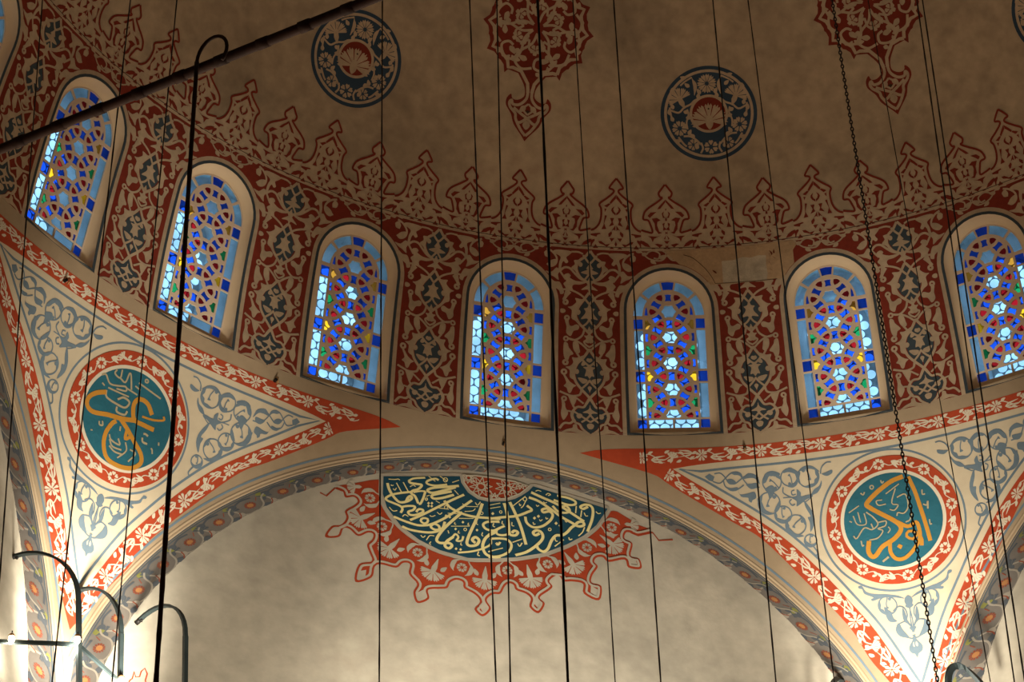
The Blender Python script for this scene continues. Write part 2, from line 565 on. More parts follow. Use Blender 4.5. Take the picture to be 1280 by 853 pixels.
D_pier=[["P","k",0,[-2,3802,-63,3723,-148,3650,-176,3549,-132,3439,-58,3377,8,3343]],["P","k",0,[-2,3146,-51,3072,-130,2952,-172,2824,-134,2721,-53,2630,7,2572]],["P","k",0,[4,2231,-75,2128,-157,2034,-198,1893,-177,1766,-98,1643,-7,1519]],["P","k",0,[-1,1506,-52,1386,-90,1319,-176,1313,-238,1211,-201,1113,-129,1074,-92,990,0,904]],["S","t",30,[-2,3834,-76,3736,-167,3664,-204,3547,-150,3428,-66,3363,35,3312]],["S","t",30,[-8,3180,-78,3076,-160,2950,-202,2822,-155,2700,-70,2609,2,2536]],["S","t",30,[3,2290,-92,2137,-178,2042,-224,1891,-197,1754,-115,1631,-13,1509,56,1393]],["S","t",26,[48,1413,-4,1489,-64,1375,-98,1339,-184,1336,-262,1220,-224,1091,-152,1052,-113,978,0,874]],["S","t",25,[-105,3762,-37,3672,3,3637]],["F","t",0,[2,3665,-22,3607,-53,3558,-34,3540,-134,3492,-51,3467,6,3476]],["F","t",0,[-179,3625,-148,3655,-110,3630,-118,3587,-155,3579]],["S","t",23,[6,3485,-40,3426,-76,3376]],["F","t",0,[8,3419,-29,3360,9,3353]],["S","t",25,[-79,3099,-23,3026,1,2999]],["F","t",0,[1,3028,-27,2949,-81,2931,-56,2890,-69,2841,-126,2760,-37,2776,5,2749]],["F","t",0,[-182,2891,-147,2907,-128,2866,-154,2826,-182,2833]],["S","t",23,[4,2769,-36,2699,-97,2646]],["F","t",0,[6,2653,-25,2593,7,2576]],["S","t",25,[-118,2135,-65,2070,5,2005]],["F","t",0,[-109,2067,-74,2089,-56,2041,-91,2015,-117,2027]],["F","t",0,[4,2133,-31,2141,-42,2101,5,2074]],["F","t",0,[5,2035,-30,2007,-91,1995,-47,1953,-69,1853,-29,1855,5,1818]],["F","t",0,[-203,1942,-169,1958,-146,1920,-168,1879,-203,1883]],["F","t",0,[-168,1816,-99,1817,-29,1790,-52,1741,-107,1731]],["S","t",23,[6,1792,-46,1716,-115,1641]],["F","t",0,[5,1689,-30,1667,-12,1619,5,1590]],["F","t",0,[4,1380,-22,1308,-107,1252,-31,1243,3,1209]],["F","t",0,[-193,1205,-150,1238,-108,1211,-134,1159,-176,1156]],["S","t",23,[-241,1272,-124,1190,2,1098]],["S","t",23,[3,1219,-57,1144,-125,1089]],["F","t",0,[2,1077,-50,1054,-33,994,1,986]],["F","t",0,[-132,3723,-168,3686,-241,3673,-227,3612,-280,3557,-217,3505,-183,3435,-199,3529,-179,3625,-122,3695]],["F","t",0,[-42,3130,-105,3075,-211,3086,-194,3024,-261,2956,-319,2936,-259,2891,-264,2769,-206,2729,-166,2690,-189,2785,-191,2861,-160,2941,-104,3031]],["F","t",0,[-74,2187,-180,2140,-250,2141,-231,2064,-279,2001,-344,1979,-282,1930,-281,1817,-190,1779,-215,1891,-178,2022,-117,2105]],["F","t",0,[-201,1315,-252,1261,-262,1129,-193,1084,-235,1191]],["S","t",23,[-669,3818,-583,3780,-509,3692,-517,3597,-590,3548,-652,3584]],["F","t",0,[-638,3594,-585,3647,-511,3664,-507,3588,-571,3539,-627,3545]],["F","t",0,[-703,3758,-640,3783,-609,3739,-625,3690,-672,3695]],["F","t",0,[-565,3791,-481,3817,-284,3806,-319,3746,-361,3705,-328,3642,-364,3614,-399,3645,-424,3605,-439,3519,-470,3497,-467,3621,-448,3707,-534,3756]],["S","t",21,[-284,3802,-181,3804,-106,3777]],["S","t",26,[-462,3479,-386,3548,-302,3544,-235,3479,-150,3400,-57,3358]],["F","t",0,[-669,3472,-576,3466,-506,3537,-448,3499,-478,3430,-464,3346,-536,3390,-601,3418]],["S","t",23,[-457,3498,-399,3418,-359,3364]],["F","t",0,[-381,3439,-318,3463,-283,3428,-297,3398,-203,3354,-66,3352,-56,3333,-147,3301,-234,3294,-259,3249,-231,3180,-290,3199,-333,3138,-378,3111,-355,3231,-393,3295,-350,3346,-388,3385]],["F","t",0,[-589,3362,-524,3321,-450,3318,-405,3242,-380,3153,-433,3129,-454,3185,-529,3235,-568,3288]],["S","t",23,[-409,3204,-317,3212,-226,3188,-134,3143,-69,3090]],["S","t",36,[-290,3180,-351,3102,-385,3038]],["L","t",26,[-325,3014,-326,3004,-331,2994,-339,2986,-347,2982,-357,2981,-368,2984,-375,2990,-381,2999,-382,3009,-381,3020,-376,3029,-369,3037,-359,3041,-349,3042,-340,3039,-332,3033,-327,3024,-325,3014]],["F","t",0,[9,3372,-29,3303,-127,3220,-27,3232,-8,3180,12,3181]],["F","t",0,[-425,2900,-371,2901,-349,2868,-379,2837,-424,2842]],["L","t",23,[-300,2766,-302,2756,-306,2746,-313,2738,-322,2734,-332,2733,-342,2736,-350,2742,-356,2751,-357,2761,-356,2772,-351,2782,-344,2789,-334,2794,-324,2795,-315,2792,-307,2785,-302,2777,-300,2766]],["F","t",0,[-358,2732,-311,2756,-293,2661,-254,2641,-187,2673,-147,2643,-164,2589,-229,2565,-272,2478,-336,2531,-332,2628]],["S","t",23,[-70,2600,-104,2501,-183,2433,-250,2422,-316,2445]],["S","t",23,[-308,2442,-182,2407,-93,2346,-5,2254]],["F","t",0,[2,2562,-28,2506,-77,2502,-46,2456,-68,2406,3,2391]],["L","t",21,[-310,2436,-312,2425,-317,2416,-324,2408,-333,2404,-343,2403,-352,2406,-360,2412,-365,2421,-367,2431,-366,2442,-361,2452,-354,2459,-345,2464,-335,2465,-325,2462,-318,2456,-313,2447,-310,2436]],["F","t",0,[-368,2369,-315,2364,-296,2297,-229,2201,-281,2165,-305,2091,-345,2097,-373,2193]],["L","t",26,[-315,2057,-316,2045,-321,2035,-329,2026,-339,2022,-349,2021,-359,2024,-367,2031,-372,2040,-375,2051,-373,2063,-368,2074,-360,2082,-350,2086,-340,2087,-330,2084,-322,2077,-317,2068,-315,2057]],["F","t",0,[-235,2390,-165,2389,-143,2290,-135,2232,-180,2205,-230,2273]],["S","t",23,[-184,2218,-144,2153]],["S","t",21,[4,2319,-49,2354,-76,2401,-32,2433]],["L","t",25,[-334,1901,-335,1889,-341,1878,-349,1869,-359,1864,-370,1863,-380,1866,-389,1874,-394,1884,-397,1896,-395,1908,-390,1919,-381,1928,-371,1933,-360,1934,-350,1931,-342,1924,-336,1913,-334,1901]],["F","t",0,[-394,1886,-342,1841,-289,1757,-231,1708,-190,1686,-236,1648,-270,1566,-305,1567,-328,1640,-370,1670,-332,1733]],["S","t",25,[-426,1576,-339,1540,-253,1515,-145,1540,-115,1625]],["F","t",0,[-305,1527,-210,1519,-189,1456,-236,1348,-265,1390,-292,1468]],["S","t",21,[-196,1492,-90,1400]],["S","t",23,[-241,1362,-218,1314]],["L","t",23,[-337,1464,-339,1453,-344,1443,-351,1435,-360,1430,-370,1430,-379,1433,-386,1439,-391,1448,-392,1459,-391,1470,-386,1480,-378,1488,-369,1493,-360,1493,-351,1490,-344,1484,-339,1475,-337,1464]],["F","t",0,[-399,1448,-351,1393,-347,1323,-309,1236,-338,1158,-381,1108,-412,1216,-395,1338]],["S","t",21,[-321,1265,-241,1251]],["S","t",26,[-436,961,-368,1055,-279,1062,-219,1132]],["F","t",0,[-407,902,-331,960,-254,987,-242,1039,-194,1049,-177,977,-101,938,-12,920,-127,900,-279,924]]]
D_crest_a=[["S","r",24,[0,4958,-63,4886,-111,4812,-59,4792,-35,4765,-65,4722,-158,4647,-262,4564,-235,4487,-235,4361,-265,4257,-328,4183,-390,4154]],["P","r",0,[-2,4713,-64,4644,-104,4587,-82,4569,-2,4654]],["P","r",0,[-191,4536,-114,4579,-85,4569,-142,4515]],["P","r",0,[-66,4503,-24,4536,-44,4488,-29,4449,-4,4431,-5,4395,-53,4433,-76,4471]],["P","r",0,[-183,4497,-147,4491,-175,4443]],["P","r",0,[-175,4396,-142,4389,-168,4317,-183,4269,-149,4184,-224,4179,-192,4245]],["P","r",0,[-94,4355,-30,4355,-51,4299,-31,4252,-111,4222,-67,4290]],["P","r",0,[-7,4246,-64,4161,-31,4178,-8,4159]],["P","r",0,[-117,4115,-69,4152,-59,4117,-89,4069,-113,4064]],["P","r",0,[-97,4045,-23,4046,-66,3990]],["P","r",0,[2,4001,-21,3953,1,3911]],["P","r",0,[-62,3915,-20,3881,-104,3878]],["P","r",0,[-273,3993,-225,3996,-162,3947,-87,3961,-135,3911,-194,3940,-250,3958]],["P","r",0,[-313,3947,-269,3886,-357,3881]],["P","r",0,[-390,4100,-248,4121,-233,4106,-284,4091,-300,4058,-389,4077]],["P","r",0,[-390,4005,-328,4025,-326,3997,-361,3952,-377,3903,-389,3910]]]
D_crest_b=[["S","r",24,[-4,4873,-67,4796,-105,4742,-84,4687,-52,4671,-142,4601,-264,4523,-333,4452,-355,4350,-280,4331,-243,4256,-216,4145,-303,4153,-389,4180]],["P","r",0,[-1,4647,-101,4546,-134,4499,-86,4507,-2,4608]],["P","r",0,[-288,4400,-239,4452,-143,4460,-200,4416,-253,4366]],["P","r",0,[-224,4358,-143,4369,-82,4331,-136,4311,-143,4255,-109,4157,-64,4141,-121,4121,-173,4192,-179,4279]],["P","r",0,[-65,4436,-29,4467,-43,4420,-27,4383,2,4372,-47,4365]],["P","r",0,[15,4372,-17,4341,14,4314]],["P","r",0,[4,4518,-13,4487,7,4482]],["P","r",0,[-60,4278,-21,4294,-35,4231,8,4188,-52,4173,-45,4223]],["P","r",0,[18,4162,-4,4137,17,4112]],["P","r",0,[-42,4049,-4,4104,-25,4033]],["P","r",0,[-43,4014,17,4010,-7,3966]],["P","r",0,[21,3956,-4,3922,19,3893]],["P","r",0,[-288,4090,-145,4082,-81,4105,-192,4050,-216,3995,-240,4058]],["P","r",0,[-189,3963,-146,3974,-58,3954,-111,3910,-146,3939]],["P","r",0,[-407,4025,-351,4010,-288,3971,-249,3915,-335,3931,-399,3978]],["P","r",0,[-209,3915,-174,3892,-244,3892]],["P","r",0,[-27,3914,3,3887,-59,3888]]]
D_arab_corner=[["P","b",0,[-2690,5727,-2618,5769,-2542,5721,-2572,5652,-2630,5669]],["S","b",19,[-2544,5762,-2459,5768,-2395,5714,-2342,5634,-2256,5601,-2169,5650,-2085,5699,-1958,5706,-1895,5660]],["S","b",19,[-2572,5652,-2469,5623,-2380,5693,-2291,5758,-2203,5753,-2144,5699,-2073,5593,-1994,5535,-1886,5527]],["F","b",0,[-2372,5662,-2307,5679,-2247,5649,-2229,5604,-2323,5599]],["F","b",0,[-2301,5765,-2216,5780,-2144,5749,-2128,5688,-2188,5722,-2251,5730]],["F","b",0,[-2119,5667,-2039,5742,-1920,5703,-1882,5619,-1882,5569,-1942,5654,-2024,5670]],["F","b",0,[-2084,5584,-2010,5589,-1916,5591,-1932,5526,-2017,5513]],["S","b",19,[-2414,5654,-2388,5569,-2288,5510,-2199,5525,-2116,5576]],["F","b",0,[-2388,5569,-2306,5544,-2212,5552,-2226,5503,-2320,5504]],["F","b",0,[-2208,5522,-2184,5450,-2085,5449,-1968,5469,-1949,5382,-2006,5350,-2023,5317,-2062,5346,-2068,5391,-2170,5414]],["L","b",19,[-1560,5570,-1573,5526,-1601,5489,-1640,5463,-1686,5451,-1733,5455,-1776,5475,-1810,5507,-1830,5549,-1834,5595,-1821,5639,-1794,5677,-1754,5703,-1707,5715,-1660,5711,-1616,5691,-1583,5658,-1563,5616,-1560,5570]],["F","b",0,[-1841,5571,-1827,5642,-1779,5697,-1708,5722,-1634,5709,-1577,5662,-1553,5594,-1585,5621,-1628,5648,-1651,5683,-1696,5668,-1739,5681,-1770,5643,-1811,5613]],["S","b",17,[-1601,5489,-1632,5530,-1664,5574,-1690,5597,-1720,5616]],["F","b",0,[-1694,5609,-1721,5634,-1737,5593,-1715,5595]],["F","b",0,[-1651,5458,-1677,5498,-1650,5518,-1629,5500]],["F","b",0,[-1833,5585,-1789,5712,-1676,5746,-1563,5695,-1616,5656,-1725,5676,-1784,5591]],["F","b",0,[-1810,5492,-1722,5541,-1672,5516,-1674,5436,-1751,5346,-1774,5433]],["L","b",19,[-1301,5614,-1314,5572,-1341,5538,-1378,5514,-1422,5504,-1466,5508,-1506,5527,-1537,5558,-1555,5598,-1559,5641,-1546,5682,-1520,5717,-1482,5741,-1438,5752,-1393,5747,-1353,5728,-1322,5696,-1304,5657,-1301,5614]],["F","b",0,[-1552,5685,-1506,5736,-1439,5758,-1369,5745,-1316,5700,-1294,5636,-1308,5570,-1321,5607,-1342,5648,-1343,5687,-1387,5696,-1415,5726,-1459,5710,-1507,5705]],["S","b",17,[-1399,5507,-1404,5555,-1408,5605,-1417,5636,-1432,5665]],["F","b",0,[-1415,5648,-1424,5680,-1457,5655,-1438,5646]],["F","b",0,[-1455,5506,-1457,5550,-1425,5553,-1416,5529]],["F","b",0,[-1517,5697,-1424,5768,-1315,5710,-1292,5643,-1391,5690,-1453,5705]],["F","b",0,[-1475,5505,-1366,5550,-1321,5606,-1322,5525,-1395,5477]],["L","b",19,[-996,5588,-1013,5537,-1046,5495,-1092,5467,-1145,5455,-1199,5461,-1248,5485,-1286,5524,-1307,5572,-1311,5625,-1295,5676,-1262,5718,-1215,5747,-1161,5759,-1106,5752,-1057,5728,-1020,5689,-999,5640,-996,5588]],["F","b",0,[-1253,5479,-1173,5448,-1089,5460,-1021,5510,-988,5587,-1000,5669,-1052,5734,-1045,5687,-1045,5630,-1025,5587,-1068,5555,-1081,5507,-1138,5501,-1193,5482]],["S","b",17,[-1189,5755,-1167,5700,-1142,5643,-1134,5605,-1135,5565]],["F","b",0,[-1125,5593,-1117,5553,-1167,5563,-1152,5583]],["F","b",0,[-1251,5727,-1227,5678,-1190,5691,-1195,5722]],["F","b",0,[-1317,5696,-1261,5684,-1286,5602,-1276,5510,-1314,5545,-1335,5628]],["F","b",0,[-1121,5340,-1044,5367,-977,5454,-966,5533,-1012,5458,-1090,5417,-1152,5334]],["S","b",19,[-968,5624,-941,5712,-863,5772,-789,5772]],["F","b",0,[-954,5623,-893,5635,-794,5662,-797,5612,-879,5582]],["F","b",0,[-1285,5693,-1183,5756,-1068,5742,-974,5655,-1093,5711,-1199,5713]],["F","b",0,[-1442,5340,-1357,5357,-1346,5447,-1290,5396,-1286,5340,-1150,5354,-1123,5320,-1220,5288,-1298,5240,-1374,5204,-1366,5278]],["S","b",15,[-1363,5308,-1442,5340,-1555,5344]],["S","b",19,[-1378,5441,-1422,5425,-1417,5374,-1365,5378]],["S","b",15,[-1122,5330,-1245,5254,-1319,5323]],["S","b",19,[-1539,5497,-1547,5418,-1471,5359,-1431,5339]],["S","b",19,[-1434,5315,-1469,5278,-1434,5224,-1391,5240]],["L","b",19,[-1608,5272,-1623,5220,-1655,5175,-1701,5144,-1755,5131,-1810,5135,-1860,5158,-1899,5197,-1922,5246,-1927,5300,-1913,5353,-1881,5397,-1835,5429,-1781,5443,-1725,5438,-1674,5415,-1635,5376,-1612,5326,-1608,5272]],["F","b",0,[-1698,5137,-1783,5123,-1864,5152,-1920,5217,-1935,5301,-1905,5381,-1838,5436,-1856,5390,-1869,5333,-1899,5293,-1864,5252,-1861,5201,-1806,5184,-1756,5152]],["S","b",17,[-1698,5428,-1733,5378,-1771,5326,-1787,5288,-1795,5248]],["F","b",0,[-1799,5279,-1815,5240,-1764,5240,-1774,5263]],["F","b",0,[-1643,5387,-1678,5343,-1712,5364,-1700,5394]],["F","b",0,[-1935,5371,-1907,5228,-1818,5140,-1707,5170,-1760,5155,-1836,5212,-1872,5316]],["F","b",0,[-1708,5160,-1628,5234,-1610,5313,-1657,5257]],["L","b",19,[-1458,5096,-1470,5055,-1495,5021,-1530,4998,-1571,4988,-1613,4992,-1651,5010,-1681,5040,-1698,5078,-1702,5119,-1690,5160,-1665,5194,-1630,5218,-1589,5228,-1546,5224,-1508,5206,-1478,5176,-1461,5137,-1458,5096]],["F","b",0,[-1476,5034,-1528,4992,-1593,4982,-1655,5005,-1697,5055,-1708,5120,-1684,5181,-1678,5144,-1665,5101,-1670,5064,-1631,5049,-1610,5016,-1566,5025,-1521,5022]],["S","b",17,[-1589,5228,-1592,5182,-1597,5133,-1593,5102,-1584,5072]],["F","b",0,[-1597,5091,-1594,5059,-1559,5078,-1575,5089]],["F","b",0,[-1536,5221,-1542,5178,-1572,5180,-1577,5204]],["F","b",0,[-1685,5077,-1632,5002,-1510,5000,-1483,5058,-1568,5030]],["L","b",19,[-1270,4923,-1284,4875,-1314,4835,-1356,4807,-1405,4795,-1455,4800,-1500,4822,-1535,4858,-1555,4904,-1559,4954,-1545,5003,-1515,5043,-1473,5072,-1424,5084,-1373,5078,-1328,5056,-1293,5020,-1273,4973,-1270,4923]],["F","b",0,[-1404,4788,-1481,4803,-1541,4854,-1567,4928,-1552,5006,-1500,5065,-1424,5091,-1455,5057,-1485,5012,-1523,4988,-1507,4941,-1522,4896,-1481,4863,-1449,4820]],["S","b",17,[-1309,5039,-1355,5007,-1404,4974,-1430,4947,-1451,4915]],["F","b",0,[-1443,4942,-1470,4915,-1427,4898,-1428,4921]],["F","b",0,[-1276,4986,-1320,4959,-1342,4988,-1322,5010]],["F","b",0,[-1556,4984,-1542,4841,-1433,4765,-1312,4772,-1427,4819,-1496,4897]],["F","b",0,[-1253,5275,-1151,5101,-1139,4948,-1216,4816,-1210,4947,-1231,5030,-1188,5045,-1244,5173]],["F","b",0,[-1347,5084,-1273,5015,-1265,4913,-1300,4957]],["L","b",19,[-1142,4685,-1151,4656,-1169,4631,-1195,4615,-1225,4608,-1255,4611,-1282,4625,-1303,4647,-1315,4675,-1317,4706,-1308,4735,-1290,4760,-1265,4777,-1235,4784,-1204,4781,-1177,4767,-1156,4744,-1144,4716,-1142,4685]],["F","b",0,[-1166,4628,-1208,4606,-1256,4607,-1297,4632,-1319,4674,-1318,4722,-1293,4763,-1294,4736,-1291,4703,-1299,4677,-1274,4661,-1263,4634,-1231,4634,-1200,4626]],["S","b",17,[-1219,4784,-1228,4751,-1238,4716,-1240,4693,-1237,4671]],["F","b",0,[-1244,4686,-1246,4663,-1219,4672,-1229,4682]],["F","b",0,[-1183,4771,-1193,4742,-1214,4747,-1214,4765]],["F","b",0,[-1318,4716,-1297,4633,-1189,4610,-1142,4675,-1216,4640]],["S","b",21,[-1199,4611,-1151,4514,-1176,4467]]]
D_arab_bottom=[["F","b",0,[-654,3956,-600,3958,-553,3865,-442,3815,-286,3786,-132,3740,-48,3680,-154,3713,-270,3738,-389,3737,-480,3718,-503,3748,-466,3769,-579,3836,-603,3907,-642,3923]],["F","b",0,[8,3711,-37,3698,-58,3644,-44,3590,-59,3572,-3,3542]],["L","b",19,[-166,3601,-178,3558,-203,3523,-239,3499,-280,3491,-323,3498,-362,3520,-393,3554,-411,3596,-415,3642,-404,3685,-379,3721,-344,3745,-301,3754,-258,3746,-219,3724,-188,3690,-170,3647,-166,3601]],["F","b",0,[-199,3518,-257,3487,-324,3491,-384,3531,-417,3595,-418,3666,-384,3726,-384,3685,-378,3636,-389,3597,-352,3572,-337,3532,-291,3530,-246,3517]],["S","b",17,[-279,3752,-290,3703,-304,3653,-305,3619,-300,3585]],["F","b",0,[-312,3609,-313,3574,-275,3585,-289,3601]],["F","b",0,[-228,3731,-241,3688,-271,3697,-272,3724]],["F","b",0,[-341,3610,-287,3556,-252,3513,-235,3427,-194,3375,-291,3385,-333,3474]],["S","b",19,[-226,3529,-147,3581,-71,3544,-47,3447,-64,3367,-10,3265]],["F","b",0,[-100,3549,-68,3481,-59,3356,-81,3329,-113,3407]],["F","b",0,[-192,3342,-231,3251,-188,3156,-68,3114,-112,3200,-146,3268,-161,3322]],["S","b",19,[-178,3335,-89,3351,-15,3266,13,3195]],["S","b",19,[-99,3126,-24,3098,16,3147]],["F","b",0,[17,3126,-42,3054,-93,2970,-75,2900,-25,2871,0,2825]],["F","b",0,[16,3264,-49,3255,12,3178]],["F","t",0,[-15,3049,-36,3005,-22,2974,-4,3000]],["S","b",17,[-3,3542,12,3385,10,3261]]]
D_lace_top_r=[2120,-1173,1988,-1136,1858,-1050,1684,-950,1631,-945]
D_lace_top_l=[-1761,-921,-1864,-947,-2023,-1010,-2181,-1068,-2299,-1105]
D_small_lace=[-5027,-4748,-4998,-4633,-4968,-4604,-4946,-4490,-4924,-4574,-4874,-4560,-4858,-4478,-4815,-4423,-4778,-4505,-4798,-4607,-4766,-4714]
D_lace=[-2572,-1267,-2483,-1313,-2367,-1164,-2258,-1195,-2217,-1297,-2099,-1267,-2042,-1335,-2097,-1414,-2217,-1523,-2196,-1638,-2268,-1767,-2401,-1810,-2489,-1999,-2294,-1971,-2238,-1822,-2150,-1820,-2031,-1920,-1895,-1841,-1820,-1854,-1835,-1950,-1903,-2046,-1868,-2177,-1835,-2311,-2016,-2388,-2061,-2678,-1839,-2577,-1796,-2398,-1714,-2340,-1499,-2367,-1402,-2272,-1304,-2281,-1319,-2445,-1206,-2591,-1259,-2734,-1204,-2901,-1043,-2814,-1059,-2679,-987,-2643,-892,-2627,-786,-2598,-741,-2498,-652,-2444,-564,-2473,-553,-2565,-415,-2639,-346,-2712,-338,-2783,-410,-2896,-297,-2993,-180,-2854,-239,-2718,-149,-2611,-42,-2586,23,-2452,86,-2397,149,-2417,177,-2492,316,-2536,385,-2609,364,-2747,486,-2833,580,-2665,511,-2570,659,-2424,697,-2356,654,-2278,738,-2182,802,-2151,741,-2151,810,-2182,860,-2256,982,-2238,1138,-2257,1141,-2418,1355,-2499,1399,-2260,1261,-2219,1275,-2095,1360,-1939,1310,-1864,1348,-1787,1437,-1764,1522,-1834,1755,-1759,1802,-1886,1987,-1880,1969,-1717,1846,-1683,1883,-1470,1771,-1403,1794,-1295,1865,-1285,1970,-1322,2189,-1237,2271,-1361,2479,-1316]
D_lunette=[-1686,-856,-592,-686,-577,-791,-481,-952,-337,-1046,-184,-1066,85,-1011,199,-955,299,-881,399,-788,466,-699,1541,-927,1365,-1235,1178,-1436,927,-1626,599,-1817,194,-1952,-207,-2029,-494,-2061,-890,-1988,-1174,-1860,-1443,-1654,-1635,-1378,-1692,-1157]
